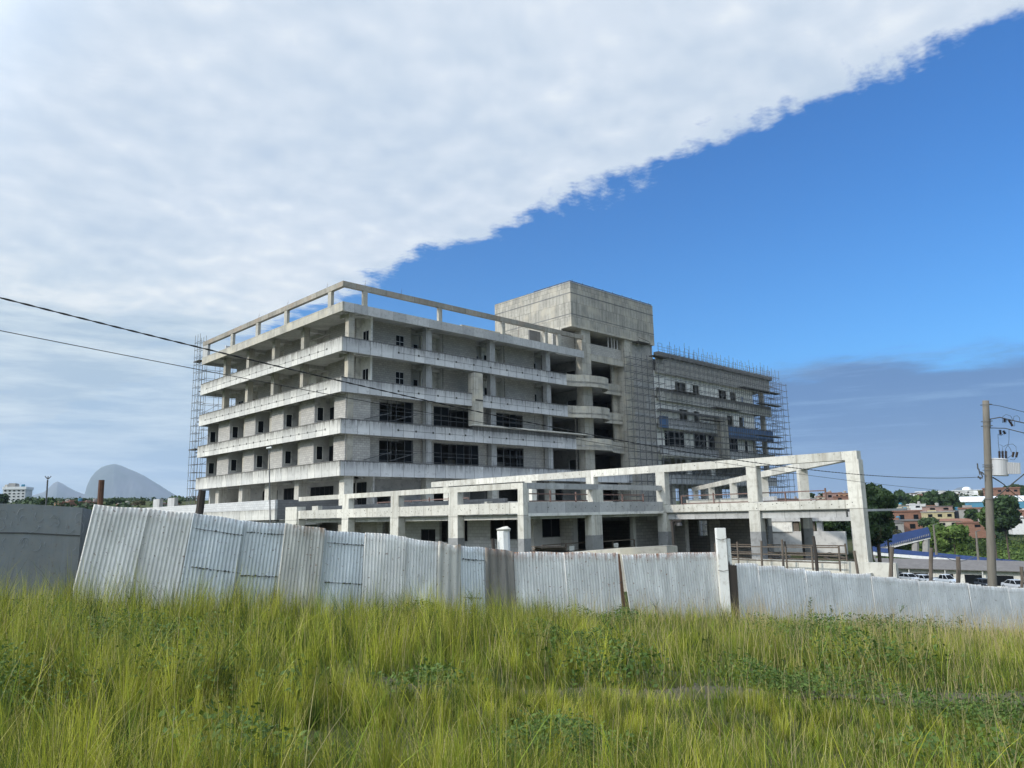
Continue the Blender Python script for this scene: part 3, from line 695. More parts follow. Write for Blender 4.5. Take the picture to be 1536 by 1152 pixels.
# roof pergola
o = MB().box(X0, X0+.35, Y0, YE, 20.25, 20.74).build('pergola_beam', 'concrete_stained', B)
o = MB().box(X0+.352, 66.2, Y0, Y0+.35, 20.25, 20.74).build('pergola_beam', 'concrete_stained', B)
for y in (58.28, 66.52, 72.69, 78.78): MB().box(X0+.03, X0+.33, y-.28, y+.28, 18.86, 20.25).build('pergola_post', 'concrete_raw', B)
MB().box(X0+.03, X0+.33, 85.2, 86.59, 18.862, 20.248).build('pergola_post', 'concrete_grey', B)
for x in (36.2, 44.8, 53.33, 59.9): MB().box(x-.22, x+.22, Y0+.03, Y0+.33, 18.86, 20.25).build('pergola_post', 'concrete_raw', B)
MB().box(61.8, 62.3, Y0+.03, Y0+.33, 18.86, 20.25).build('pergola_post', 'concrete_raw', B)
m = MB()
for x, y in ((X0+.15, 59), (X0+.15, 66.5), (X0+.15, 72.7), (40.2, Y0+.2), (36.2, Y0+.2), (57.5, 58)):
    for q in range(3): m.tube([(x+q*.09, y+q*.07, 19.0 if x > 50 else 20.7), (x+q*.09, y+q*.07, 21.0+.2*q)], .007, 4)
m.build('rebar', 'rust', B)
# columns
for y in (56.9, 64.9, 70.9, 76.8, 82.7): MB().box(34.9, 35.5, y-.3, y+.3, 3.9 if y != 56.9 else 3.9, 18.4).build('column', 'concrete_raw', B)
for y in (57.0, 64.9, 70.9, 76.8, 82.7): MB().box(34.7, 35.6, y-.42, y+.42, -3.4, 3.99).build('column', 'concrete_pale', B)
for x in (44.1, 52.5, 61.0): MB().box(x-.35, x+.35, 56.9, 57.5, 3.9, 18.4).build('column', 'concrete_grey', B)
for x in (44.1, 52.5, 61.0, 69.0): MB().box(x-.45, x+.45, 56.8, 57.6, -3.4, 3.99).build('column', 'concrete_pale', B)
# storeys 2,3 of the left face: block piers with deep niches
piers = [(56.65, 58.55), (62.06, 64.55), (68.04, 70.45), (74.11, 76.5), (80.27, 83.2)]
for k in (2, 3):
    z0, z1 = zb(k)+.562, zb(k+1)+.358
    for i, (a, b) in enumerate(piers):
        MB().box(34.75, 37.3, a+.022, b, z0, z1).build('block_pier', 'block', B)
        if i < 4:
            n0, n1 = b, piers[i+1][0]
        else: n0, n1 = b, YE-.4
        w = n1-n0; zf = z0
        ops = [(n1-1.45, n1-.12, zf, zf+2.5)]
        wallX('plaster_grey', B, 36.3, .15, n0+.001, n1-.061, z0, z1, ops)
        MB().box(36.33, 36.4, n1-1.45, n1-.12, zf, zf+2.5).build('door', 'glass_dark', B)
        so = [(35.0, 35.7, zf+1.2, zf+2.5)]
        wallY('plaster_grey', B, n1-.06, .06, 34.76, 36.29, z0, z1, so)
        f = winY(B, n1-.1, *so[0], 0, False, 'plaster', t=.05); MB().box(35.03, 35.67, n1-.03, n1-.01, so[0][2]+.05, so[0][3]-.05).build('pane', 'glass_dark', f)
# storeys 4,5 of the left face: recessed walls, block and white plaster in turn
for k in (4, 5):
    z0, z1 = zb(k)+.562, zb(k+1)+.358
    seq = [(57.2, 58.9, 'plaster', 37.6, 'door'), (58.9, 63.4, 'block', 36.9, None), (63.4, 66.9, 'plaster', 38.2, 'pair'), (66.9, 69.2, 'plaster', 37.6, 'win'), (69.2, 72.6, 'block', 36.9, None),
           (72.6, 75.4, 'plaster', 38.2, 'pair'), (75.4, 78.3, 'block', 36.9, None), (78.3, 81.2, 'plaster', 38.2, 'pair'), (81.2, 84.0, 'block', 36.9, 'win' if k == 4 else None)]
    px_ = None
    for (a, b, mt, x, w) in seq:
        c = (a+b)/2; ops = []
        if w == 'door': ops = [(c-.5, c+.5, z0, z0+2.2)]
        if w == 'win': ops = [(c-.6, c+.6, z0+1, z0+2.2)]
        if w == 'pair': ops = [(c-1.15, c-.15, z0, z0+2.3), (c+.35, c+1.15, z0+.9, z0+2.3)]
        wallX(mt, B, x, .2, a, b, z0, z1, ops)
        for q in ops: winX(B, x+.03, *q, 1 if q[1]-q[0] > .9 else 0, True)
        if px_ is not None and abs(px_-x) > .1:
            xa, xb = min(px_, x)+.202, max(px_, x)+.202
            if xb-xa > .9 and px_ > x:
                q = (xa+.25, xa+.85, z0+(.9 if k == 4 else .6), z0+2.25); wallY('plaster', B, a-.06, .12, xa, xb, z0, z1, [q]); MB().box(q[0], q[1], a-.0, a+.04, q[2], q[3]).build('pane', 'glass_dark', B)
            else: wallY('plaster', B, a-.06, .12, xa, xb, z0, z1)
        px_ = x
# right face storeys 4,5
for k in (4, 5):
    z0, z1 = zb(k)+.562, zb(k+1)+.356
    seq = [(36.4, 38.5, 'plaster', 59.4, [(37.0, 38.1, z0, z0+2.3)]), (38.5, 43.0, 'block', 58.36, [(41.2, 42.2, z0+1.15, z0+2.45)]), (43.0, 45.0, 'plaster_grey', 59.6, [(43.2, 43.7, z0+.9, z0+2.1), (44.2, 44.8, z0, z0+2.2)]),
           (45.0, 47.05, 'plaster', 59.4, [(45.15, 46.35, z0, z0+2.3)]), (47.05, 51.55, 'block', 58.36, []), (51.55, 53.2, 'plaster_grey', 59.6, [(52.3, 52.9, z0+.9, z0+2.1)]),
           (53.2, 55.6, 'plaster', 59.4, [(53.5, 54.8, z0, z0+2.3)]), (55.6, 60.2, 'block', 58.36, []), (60.2, 62.4, 'plaster_grey', 59.2, [(60.4, 61.4, z0+.6, z0+2.3)])]
    py_ = None
    for (a, b, mt, y, ops) in seq:
        wallY(mt, B, y, .2, a, b, z0, z1, ops)
        for q in ops: winY(B, y+.03, *q, 1 if q[1]-q[0] > .8 else 0, True, hb=1 if q[2] > z0+1.1 else 0)
        if py_ is not None and abs(py_-y) > .1: wallX('plaster', B, a-.06, .12, min(py_, y)+.202, max(py_, y)+.202, z0, z1)
        py_ = y
# right face storeys 2,3: big glazed openings between block walls
for k in (2, 3):
    z0, z1 = zb(k)+.562, zb(k+1)+.356
    ops = [(35.95, 36.6, z0+.5, z0+2.9), (38.9, 42.75, z0+.25, z1-.35), (45.2, 51.0, z0+.25, z1-.45), (53.55, 57.5, z0+.4, z1-.45), (61.4, 66.2, z0, z1-.2)]
    wallY('block', B, 57.62, .2, 35.5, 66.3, z0, z1, ops)
    winY(B, 57.66, *ops[0], 1, True, 'frame_dark'); 
    for wi, (q, nb_, hb_) in enumerate(((ops[1], 3, 1), (ops[2], 5, 1), (ops[3], 3, 2))):
        f = winY(B, 57.66, *q, nb_, False, hb=hb_, mat='galv'); dx = (q[1]-q[0])/(nb_+1)
        for c_ in range(nb_+1):
            if random.random() < .45: MB().box(q[0]+dx*c_+.03, q[0]+dx*(c_+1)-.03, 57.685, 57.695, q[2]+.05, q[3]-.05-(1.1 if random.random() < .4 else 0)).build('pane', 'glass_dark', f)
        xx = q[0]+(q[1]-q[0])*random.uniform(.2, .7); MB().box(xx, xx+1.3, 60.6, 60.75, z0, z0+random.uniform(1.6, 2.9)).build('inner_wall', random.choice(['wood', 'plaster_grey', 'block']), B)
# light-steel props and tubes left on those balconies
m = MB()
for k in (2, 3):
    z0 = zb(k)+.56
    for i in range(11): x = 37.2+i*2.35; m.tube([(x, 56.7, z0), (x, 56.7, z0+2.9)], .022, 4)
    m.tube([(36.6, 56.6, z0+.9), (39.5, 56.5, z0+1.7)], .03, 4); m.tube([(39.4, 56.6, z0+.9), (42.4, 56.5, z0+1.75)], .03, 4)
    for zz in (.95, 1.9): m.tube([(38, 56.65, z0+zz), (60, 56.65, z0+zz-.1)], .018, 4)
m.build('steel_props', 'galv', B)
# tall fin joining two bands
MB().box(48.75, 49.9, Y0-.35, Y0+.6, 8.982, 14.2).build('fin', 'concrete_raw', B)
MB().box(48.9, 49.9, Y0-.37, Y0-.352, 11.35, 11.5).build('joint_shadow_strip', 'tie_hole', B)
# first storey: set-back wall with dark openings
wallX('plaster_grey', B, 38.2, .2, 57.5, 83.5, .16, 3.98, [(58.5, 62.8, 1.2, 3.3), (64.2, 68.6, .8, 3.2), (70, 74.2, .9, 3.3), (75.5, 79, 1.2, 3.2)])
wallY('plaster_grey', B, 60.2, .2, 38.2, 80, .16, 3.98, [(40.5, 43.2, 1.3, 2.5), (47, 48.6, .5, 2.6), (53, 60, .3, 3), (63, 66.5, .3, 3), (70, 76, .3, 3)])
for q in ((58.5, 62.8, 1.2, 3.3), (64.2, 68.6, .8, 3.2), (70, 74.2, .9, 3.3), (75.5, 79, 1.2, 3.2)): winX(B, 38.25, *q, 4, True, 'frame_dark', hb=1)
MB().bar((34.4, 56.2, .9), (35.4, 56.6, 1.9), .12).build('timber_prop', 'wood', B)
# inner walls that close the depth of the floors
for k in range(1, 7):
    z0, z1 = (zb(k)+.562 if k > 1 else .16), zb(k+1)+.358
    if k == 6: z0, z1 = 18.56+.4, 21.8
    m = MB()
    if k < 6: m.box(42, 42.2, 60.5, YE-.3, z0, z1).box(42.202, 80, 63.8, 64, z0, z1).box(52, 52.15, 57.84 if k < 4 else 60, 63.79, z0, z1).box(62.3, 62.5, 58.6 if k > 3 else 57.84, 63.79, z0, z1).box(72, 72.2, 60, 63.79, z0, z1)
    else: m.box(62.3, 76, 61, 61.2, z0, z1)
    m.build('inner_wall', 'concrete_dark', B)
MB().box(X0+1.4, X0+9, 85.9, 86.1, 0.2, 3.9).build('inner_wall', 'plaster', B)
# ground storey
wallX('plaster_grey', B, 36.2, .3, 57.5, YE, -3.4, -.06); wallY('plaster_grey', B, 58.5, .3, 36.2, 111, -3.4, -.06, [(46, 50, -3, -.8), (60, 66, -3, -.8), (84, 92, -3, -.8)])
# ------- tower
T0, T1 = 21.8, 26.95
m = MB(); m.box(TX0, TX1, Y0, Y0+.3, T0, T1).box(TX0, TX0+.3, Y0+.302, 69, T0, T1).box(TX1-.3, TX1, Y0+.302, 69, T0, T1).box(TX0+.3, TX1-.3, 68.7, 69, T0, T1)
m.build('roof_tower', 'concrete_boards', B)
MB().box(TX0+.002, TX1-.002, Y0+.002, 68.99, T0-.25, T0-.001).build('roof_tower_slab', 'concrete_raw', B)
m = MB()
for z, t in ((23.0, .10), (25.55, .12), (26.75, .05)): m.box(TX0-.012, TX1+.01, Y0-.012, Y0+.0, z, z+t).box(TX0-.012, TX0, Y0, 69, z, z+t)
m.build('pour_joint', 'concrete_dark', B)
m = MB(); m.tube([(TX0+.1, 62, T1+.12), (TX0+.1, Y0+.1, T1+.12), (TX1-.1, Y0+.1, T1+.12)], .05, 4); m.tube([(TX0+.1, 69, T1-.0+.05), (TX0+.1, 62, T1+.05)], .03, 4)
for i in range(9): x = TX0+.5+i*1.9; m.tube([(x, Y0+.1, T1), (x, Y0+.1, T1+.32)], .03, 4)
for i in range(4): y = Y0+1.5+i*1.9; m.tube([(TX0+.1, y, T1), (TX0+.1, y, T1+.2)], .03, 4)
m.build('roof_edge_rail', 'board', B)
# columns below the tower and its closing wall
MB().box(66.2, 67.8, 56.25, 57.25, -3.4, T0-.252).build('column', 'concrete_raw', B)
MB().box(74.4, 75.95, 56.2, 57.6, -3.4, T0-.252).build('column', 'concrete_raw', B)
wallY('block', B, 56.35, .3, 75.952, 80.45, -3.4, T0-.252)
for q in ((76, 80.4, 12.0, 12.5), (76, 80.4, 15.8, 16.4), (76, 80.4, 8.5, 8.9), (78.6, 79.6, 13, 15)): MB().box(q[0], q[1], 56.3, 56.34, q[2], q[3]).build('concrete_tie', 'concrete_grey', B)
wallX('concrete_raw', B, 80.2, .3, 56.66, 74, -3.4, 18.5)
# rooftop blocks round the tower foot
MB().box(62.35, 66.15, 57.3, 57.5, 18.862, 20.75).build('block_infill', 'block', B)
MB().box(TX0, TX0+.25, 57.6, 69, 18.6, T0-.252).build('block_infill', 'concrete_raw', B)
wallY('block', B, 56.7, .25, 67.802, 74.39, 18.862, 20.2)
o = MB().box(67.802, 74.39, 56.4, 56.9, 18.03, 18.86).build('roof_fascia', 'concrete_raw', B)
m = MB(); [m.bar((x, 56.75, 20.2), (x, 56.75, 21.5), .12) for x in (71.8, 72.5, 73.0, 73.6)]; m.build('window_frame', 'plaster_grey', B)
m = MB(); m.box(56, 64.1, 66, 66.3, 18.6, 22.4).box(56, 56.3, 66.3, 76, 18.6, 22.4).box(56.3, 64, 66.31, 76, 22.2, 22.4); m.build('plant_room', 'concrete_raw', B)
MB().box(55.97, 56.0, 68.2, 69.4, 20.6, 21.6).build('vent_opening', 'glass_dark', B)
m = MB(); m.box(76.0, 78.6, 55.2, 56.2, 21.35, 21.42); [m.tube([(x, 55.25, 20.0), (x, 55.25, 21.6)], .03, 4) for x in (76.1, 78.5)]; m.tube([(76.1, 55.25, 21.9), (78.5, 55.25, 21.6)], .03, 4); m.build('work_platform', 'board', B)
# curved balconies
path = [(63.0, Y0), (64.2, Y0-.25), (65.6, Y0-.95), (67.2, Y0-1.35), (68.6, Y0-1.25), (69.6, Y0-.75), (70.2, Y0+.0), (70.5, Y0+.75), (71.2, Y0+1.0), (74.38, Y0+1.0)]
def smooth(P, n=6):
    out = []
    for i in range(len(P)-1):
        p0 = P[max(i-1, 0)]; p1 = P[i]; p2 = P[i+1]; p3 = P[min(i+2, len(P)-1)]
        for q in range(n):
            t = q/n; out.append(tuple(.5*((2*p1[c])+(-p0[c]+p2[c])*t+(2*p0[c]-5*p1[c]+4*p2[c]-p3[c])*t*t+(-p0[c]+3*p1[c]-3*p2[c]+p3[c])*t**3) for c in (0, 1)))
    return out+[P[-1]]
cp = smooth(path)
for k in (3, 4, 5):
    pth = cp if k > 3 else smooth([(64.3, Y0), (65.5, Y0-.25), (67.2, Y0-.8), (68.8, Y0-.9), (70, Y0-.6), (71.2, Y0+.2), (72.5, Y0+.8), (74.38, Y0+.95)])
    MB().ribbon(pth, .16, zb(k), zt(k)+.02).build('curved_parapet', 'concrete_raw', B)
    MB().prism([p for p in pth]+[(74.38, 57.59), (63.0, 57.59)], zb(k)+.363, zb(k)+.55).build('floor_slab', 'concrete_soffit', B)
    MB().box(73.4, 74.38, 57.6, 57.85, zb(k)+.562, zb(k+1)+.36).build('pilaster', 'concrete_raw', B)
MB().box(64.5, 74.38, Y0, Y0+.2, zb(2), zt(2)).build('parapet', 'parapet_shade_grey', B)
wallY('concrete_raw', B, 57.7, .2, 67.8, 74.38, .16, 3.98, [(68.4, 73.9, .6, 3.7)])
for k in (2, 3, 4, 5): wallX('plaster_grey', B, 68.0, .15, 58.2, 63.7, zb(k)+.562, zb(k+1)+.357, [(59, 60.5, zb(k)+.6, zb(k)+2.8)])
# ------------------------------------------------------------------ right wing
RX = 111.0
for k in (2, 3, 4, 5):
    if k == 4:
        o = MB().box(80.6, 95.4, Y0, Y0+.15, zb(k), zt(k)).build('parapet', 'parapet_shade_grey', B); ties(o, 'y', Y0, 83, 95, zb(k)+.6, 1.9)
        MB().box(97.6, RX, Y0-.1, Y0+.15, zb(k)-.45, zt(k)+.0).build('parapet', 'parapet_blue', B)
        MB().box(80.7, 82.6, Y0-.08, Y0-.002, zb(k), zt(k)+.2).build('parapet_panel', 'parapet_blue', B)
    elif k == 5: MB().box(80.6, RX, Y0, Y0+.15, zb(k)-.05, zt(k)+.3).build('parapet', 'parapet_lit_cream', B)
    else: MB().box(80.6, RX, Y0, Y0+.15, zb(k), zt(k)).build('parapet', 'parapet_shade_grey', B)
MB().box(80.6, 97.5, Y0-.45, Y0+.2, 13.05, 13.25).build('ledge', 'concrete_dark', B)
MB().box(80.6, 96.5, Y0-.45, Y0+.2, 7.15, 7.3).build('ledge', 'concrete_pale', B)
MB().box(94.7, 96.8, Y0-.5, Y0+.6, 7.0, 13.25).build('fin', 'concrete_raw', B)
m = MB(); m.box(80.6, RX, Y0-.1, Y0+.15, 18.02, 20.2); m.build('roof_fascia', 'block', B)
m = MB(); m.box(80.6, RX+.3, Y0-.5, Y0+.3, 20.2, 20.75); m.build('roof_gutter', 'concrete_dark', B)
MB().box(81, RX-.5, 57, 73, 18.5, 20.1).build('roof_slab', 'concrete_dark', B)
for k in (2, 3, 4, 5):
    z0, z1 = zb(k)+.562, zb(k+1)+.356
    if k == 5: ops = [(85.3, 88, z0+.6, z0+2.4), (89.6, 91.3, z0+.3, z0+2.4), (96.3, 98.6, z0+.3, z0+2.4), (99.6, 101.3, z0+.2, z0+2.4), (102.6, 103.5, z0+.8, z0+2.0)]
    elif k == 4: ops = [(86, 88, z0+.2, z0+2.3), (89.5, 91, z0+.3, z0+2.3), (98.2, 100, z0+.6, z0+2.4), (101.6, 103.3, z0+.6, z0+2.4)]
    elif k == 3: ops = [(83, 87.6, z0+.55, z0+2.9), (90, 93.2, z0+.45, z0+2.9), (93.6, 95.4, z0+.45, z0+2.9), (98.3, 101.8, z0+.3, z0+2.9), (103.8, 104.7, z0+.3, z0+2.6)]
    else: ops = [(82, 88, z0+.2, z0+2.8), (89, 94, z0+.2, z0+2.8), (95, 104, z0+.2, z0+2.8)]
    yw = 56.35 if k > 3 else 56.9; wallY('plaster_lit', B, yw, .2, 80.52, 106.2, z0, z1, ops)
    for q in ops:
        if k == 3: winY(B, yw+.05, *q, 3 if q[1]-q[0] > 2 else 0, True, 'frame_dark', hb=2)
        elif k == 5: winY(B, yw+.1, *q, 1, False, 'plaster_grey')
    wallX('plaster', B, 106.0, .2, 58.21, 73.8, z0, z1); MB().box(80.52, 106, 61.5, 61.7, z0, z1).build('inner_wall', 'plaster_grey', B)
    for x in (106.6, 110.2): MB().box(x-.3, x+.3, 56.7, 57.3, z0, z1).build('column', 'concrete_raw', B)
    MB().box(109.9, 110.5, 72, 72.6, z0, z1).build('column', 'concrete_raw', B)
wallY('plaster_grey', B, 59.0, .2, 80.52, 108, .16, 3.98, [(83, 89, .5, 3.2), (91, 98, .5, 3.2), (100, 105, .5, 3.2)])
for x in (84, 92, 100, 108): MB().box(x-.4, x+.4, 56.6, 57.4, -3.4, 3.99).build('column', 'concrete_pale', B)
# podium terrace at the left foot
PZ = thing('podium_terrace', 'low podium with stained white band and grey block parapet at the left foot', 'terrace', (31, 75, -3.4))
m = MB(); m.box(30, 30.2, 59.66, 96, .06, .92); m.build('white_band', 'parapet_lit_cream', PZ)
m = MB(); m.box(29.97, 30.18, 59.6, 96, .922, 1.72); m.build('parapet', 'block_pale', PZ)
m = MB(); m.box(30.2, 38, 59.62, 59.85, .06, 1.72).box(30.202, 30.5, 59.852, 95, -.1, .5); m.build('side_wall', 'block_dark', PZ)
MB().box(30.4, 34.6, 59.9, 95, -.4, .04).build('floor_slab', 'concrete_soffit', PZ)
for y in (61, 68, 75, 82, 89): MB().box(30.8, 31.3, y-.3, y+.3, -3.4, -.4).build('column', 'concrete_grey', PZ)
MB().box(34.2, 34.4, 60, 95, -3.4, -.41).build('wall', 'block_dark', PZ)
for (a, b, c, d) in ((85.5, 87.5, 1.0, 2.7), (90, 92, 1.0, 2.7)): MB().box(31.2, 31.6, a, b, .9, d).build('wall_stub', 'concrete_grey', PZ)
for i in range(3): MB().tube([(30.1, 76+i*.4, 1.7), (30.1, 76+i*.4, 2.6)], .03, 4).build('rebar', 'rust', PZ)
# ------------------------------------------------------------------ scaffolds
def scaffold(name, label, x0, x1, y0, y1, z0, z1, bay, lift, long='x', boards=(), diag=True, extra_top=0.0, jit=.0, r=.036):
    S_ = thing(name, label, 'scaffolding', ((x0+x1)/2, (y0+y1)/2, z0), 'tube scaffolds round the concrete building')
    def extra_tube(*a, **k_): extra.append(MB().tube(*a, **k_))
    n = max(1, round(((x1-x0) if long == 'x' else (y1-y0))/bay)); zs = np.arange(z0+lift, z1+.01, lift); extra = []; cnt = 0
    for i in range(n+1):
        for side in (0, 1):
            if long == 'x': x = x0+(x1-x0)*i/n; y = (y0, y1)[side]
            else: y = y0+(y1-y0)*i/n; x = (x0, x1)[side]
            top = z1+extra_top*(1 if side == 0 else .6)+random.uniform(-.3, .4)*jit
            m = MB().tube([(x, y, z0), (x, y, top)], r, 4); m.build('standard', 'galv', S_)
        for z in zs:
            if long == 'x': extra_tube([(x, y0, z), (x, y1, z)], r*.85, 4)
            else: extra_tube([(x0, y, z), (x1, y, z)], r*.85, 4)
        if diag and i < n:
            for j, z in enumerate(zs[:-1]):
                if (i+j) % 3 == 0:
                    if long == 'x': extra_tube([(x, y0-.03, z), (x+(x1-x0)/n, y0-.03, z+lift)], r*.7, 4)
                    else: extra_tube([(x0-.03, y, z), (x0-.03, y+(y1-y0)/n, z+lift)], r*.7, 4)
    for z in zs:
        for side in (0, 1):
            dz = .03*side
            if long == 'x': a, b = (x0-.2, (y0, y1)[side], z+dz), (x1+.2, (y0, y1)[side], z+dz)
            else: a, b = ((x0, x1)[side], y0-.2, z+dz), ((x0, x1)[side], y1+.2, z+dz)
            MB().tube([a, b], r*.85, 4).build('ledger', 'galv', S_)
    for kk, mm in enumerate(extra): mm.build('brace', 'galv', S_) if kk < 90 else None
    if len(extra) > 90:
        rest = MB()
        for mm in extra[90:]: n0 = len(rest.v); rest.v += mm.v; rest.f += [tuple(i+n0 for i in f) for f in mm.f]
        rest.build('brace', 'galv', S_)['kind'] = 'stuff'
    for (a, b, z) in boards:
        m = MB()
        if long == 'x': m.box(a, b, y0, y1, z, z+.09)
        else: m.box(x0, x1, a, b, z, z+.09)
        m.build('platform', 'board', S_)
    return S_
random.seed(9)
scaffold('scaffolding', 'dense tube scaffolding across the front of the right wing', 81.5, 111.2, 54.3, 55.2, -3.4, 20.6, 1.15, .85, boards=[(82, 88, 15.6), (92, 99, 14.2), (84, 92, 10.3), (86, 98, 6.4), (100, 111.4, 17.9), (105, 111.4, 15.9), (104, 111, 11.0), (103, 111, 9.2), (89, 94, 12.3)], extra_top=1.3, jit=1, r=.029)
scaffold('scaffolding', 'light tube scaffolding on the blank block wall under the roof tower', 73.8, 80.9, 55.0, 55.9, -3.4, 19.6, 1.2, .9, boards=[(79, 82, 19.9)], diag=True, jit=1)
scaffold('scaffolding', 'tall narrow scaffold tower at the far right end of the building', 112.4, 114.0, 54.6, 60.6, -3.4, 19.6, 2.0, 1.0, long='y', extra_top=.4)
scaffold('scaffolding', 'scaffold bays standing in the open end of the right wing', 106.6, 111.8, 58.5, 63.0, -3.4, 17.5, 1.3, 1.15, boards=[(107, 111.6, 9.3), (107, 111.6, 12.9)], diag=False)
scaffold('scaffolding', 'tall slender scaffold at the left end of the building', 33.6, 34.3, 86.8, 88.3, -3.4, 21.4, .85, .9, long='y', boards=[(86.9, 88.6, 18.6), (86.9, 88.6, 8.2)], extra_top=.4, r=.024)
scaffold('scaffolding', 'wide scaffold behind the left end of the balconies', 34.6, 44, 87.0, 88.4, -3.4, 19.2, 1.6, 1.0, boards=[(34.3, 40, 15.1), (34.3, 40, 11.5), (34.3, 40, 7.9)], jit=1, r=.024)
# guard rail on the right-wing roof
GR = thing('roof_guardrail', 'steel guard rail of frames along the roof edge of the right wing', 'guard rail', (96, 55.8, 20.75))
m = MB()
for i in range(15):
    x = 81.2+i*2.1; h = random.uniform(1.05, 1.4)
    f = MB(); f.tube([(x, 55.9, 20.75), (x, 55.9, 20.75+h), (x+.9, 55.9, 20.75+h*.96), (x+.9, 55.9, 20.75)], .032, 4); f.build('frame', 'galv', GR)
m.tube([(81, 55.92, 21.6), (111.4, 55.92, 21.6)], .02, 4); m.tube([(81, 55.92, 21.2), (111.4, 55.92, 21.2)], .018, 4); m.build('rail', 'galv', GR)
# ------------------------------------------------------------------ front annex: bare concrete frame
A = thing('frame_annex', 'pale bare concrete frame of beams and columns standing in front of the building', 'concrete frame', (38, 30, -3.0))
AX, BY, LX = 27.02, 27.2, 39.1
PT = 'concrete_pale'
def acol(x0, x1, y0, y1, z1, plinth=True, z0=-3.2, zt_=None):
    o = MB().box(x0, x1, y0, y1, z0, z1).build('column', PT, A)
    if plinth: MB().box(x0-.004, x1+.004, y0-.004, y1+.004, z0, -1.15).build('painted_foot', 'paint_plinth', o)
    return o
# front line A (X = 27), columns below and stubs above the floor beam
for (a, b) in ((50.1, 50.55), (43.5, 44.3), (37.9, 38.75), (32.35, 33.15), (27.2, 27.62)):
    acol(AX, AX+.5, a, b, .10)
    if a < 50: MB().box(AX+.02, AX+.45, a+.02, b-.02, .66, 1.34).build('column_stub', PT, A)
def pits(par, axis, const, u0, u1, z, n, dz=.1):
    m = MB()
    for i in range(n):
        u = u0+(u1-u0)*(i+random.uniform(.2, .8))/n; z_ = z+random.uniform(-dz, dz); s = random.uniform(.010, .028)
        if axis == 'x': m.box(const-.004, const+.01, u-s, u+s, z_-s, z_+s)
        else: m.box(u-s, u+s, const-.004, const+.01, z_-s, z_+s)
    m.build('tie_holes', 'tie_hole', par)
o = MB().box(AX, AX+.35, BY, 50.5, .10, .66).build('beam', PT, A); pits(o, 'x', AX, BY+.3, 50, .38, 46, .05); pits(o, 'x', AX, BY+.3, 50, .38, 26, .22)
MB().box(AX+.03, AX+.33, BY+.03, 50.2, 1.34, 1.64).build('beam', PT, A)
MB().box(AX-.1, AX+.6, 50.2, 51.9, -.3, .95).build('beam_end_block', PT, A)
MB().box(AX+.1, AX+.45, 47.6, 48.4, .66, .95).build('beam_end_block', PT, A)
# line B (Y = 27.2) back to the long frame
o = MB().box(AX+.352, LX, BY, BY+.35, .10, .66).build('beam', 'concrete_grey', A); pits(o, 'y', BY, AX+.6, LX-.5, .38, 14, .06)  # grey on these beams puts the frame's shaded side into the colour
MB().box(AX+.332, LX, BY+.03, BY+.33, 1.34, 1.64).build('beam', 'concrete_grey', A)
acol(32.3, 33.2, BY, BY+.5, .10); MB().box(32.5, 33.4, BY+.02, BY+.4, .66, 1.34).build('column_stub', PT, A)
# long line (X = 39.1)
for (a, b) in ((20.85, 21.5), (26.98, 27.66), (32.64, 33.33), (38.43, 39.18)):
    acol(LX, LX+.55, a, b, -.0); MB().box(LX+.01, LX+.5, a+.01, b-.01, .48, 2.46).build('column', PT, A)
MB().box(LX+.01, LX+.5, 48.0, 48.6, .48, 2.46).build('column', PT, A)
o = MB().box(LX, LX+.5, 15.3, 50.2, 2.46, 2.9).build('beam', PT, A); pits(o, 'x', LX, 15.6, 50, 2.68, 50, .17)
o = MB().box(LX-.01, LX+.4, 15.3, BY-.01, -.01, .45).build('beam', PT, A); pits(o, 'x', LX-.01, 15.6, BY-.3, .22, 34, .17)
o = MB().box(LX, LX+.55, 15.25, 15.92, -4.6, 2.46).build('column', PT, A); MB().box(LX-.006, LX+.2, 15.9, 15.93, -2.7, -.9).build('painted_foot', 'paint_plinth', o)
MB().box(LX+.6, LX+1.1, BY+.36, 50, -.45, .08).build('beam', 'concrete_grey', A)
# slanting line from the corner post to the right wing
dv = np.array([78.2-39.4, 49.7-15.6]); dl = np.hypot(*dv); dv = dv/dl; nv_ = np.array([dv[1], -dv[0]])
def sl(t, n=0.0, z=0.0): p = np.array([39.4, 15.6])+dv*t+nv_*n; return (float(p[0]), float(p[1]), z)
MB().bar(sl(.3, 0, 2.68), sl(53, 0, 2.68), .42, .44).build('beam', PT, A)
MB().bar(sl(.5, 0, .10), sl(53, 0, .10), .40, .5).build('beam', 'concrete_grey', A)
def slt(px):
    r = CF+CR*(px-768)/FPX-CU*(730-576)/FPX; M_ = np.array([[r[0], -dv[0]], [r[1], -dv[1]]]); t, s_ = np.linalg.solve(M_, [39.4, 15.6]); return s_
for px in (1205, 1146, 1100, 1067, 1043):
    t = slt(px); MB().bar(sl(t, 0, .35), sl(t, 0, 2.46), .55, .5, up=(dv[0], dv[1], 0)).build('column', PT, A)
    o = MB().bar(sl(t, 0, -3.2), sl(t, 0, -.15), .58, .55, up=(dv[0], dv[1], 0)).build('column', PT, A)
    MB().bar(sl(t, 0, -3.2), sl(t, 0, -1.15), .592, .562, up=(dv[0], dv[1], 0)).build('painted_foot', 'paint_plinth', o)
# terrace floor on the frame
poly = [(AX+.36, BY+.36), (LX+.42, BY+.36), (LX+.42, 16.2), sl(12)[:2], sl(50)[:2], (70, 55.4), (30.6, 55.4), (AX+.6, 50.0)]
MB().prism(poly, -.2, .06).build('floor_slab', 'concrete_soffit', A)
MB().box(AX+.355, LX-.005, BY-.02, BY+.36, -.05, .098).build('slab_edge', 'plaster', A)
MB().box(LX+.2, LX+.45, 16.2, BY, -.42, -.012).build('slab_edge', 'concrete_grey', A)
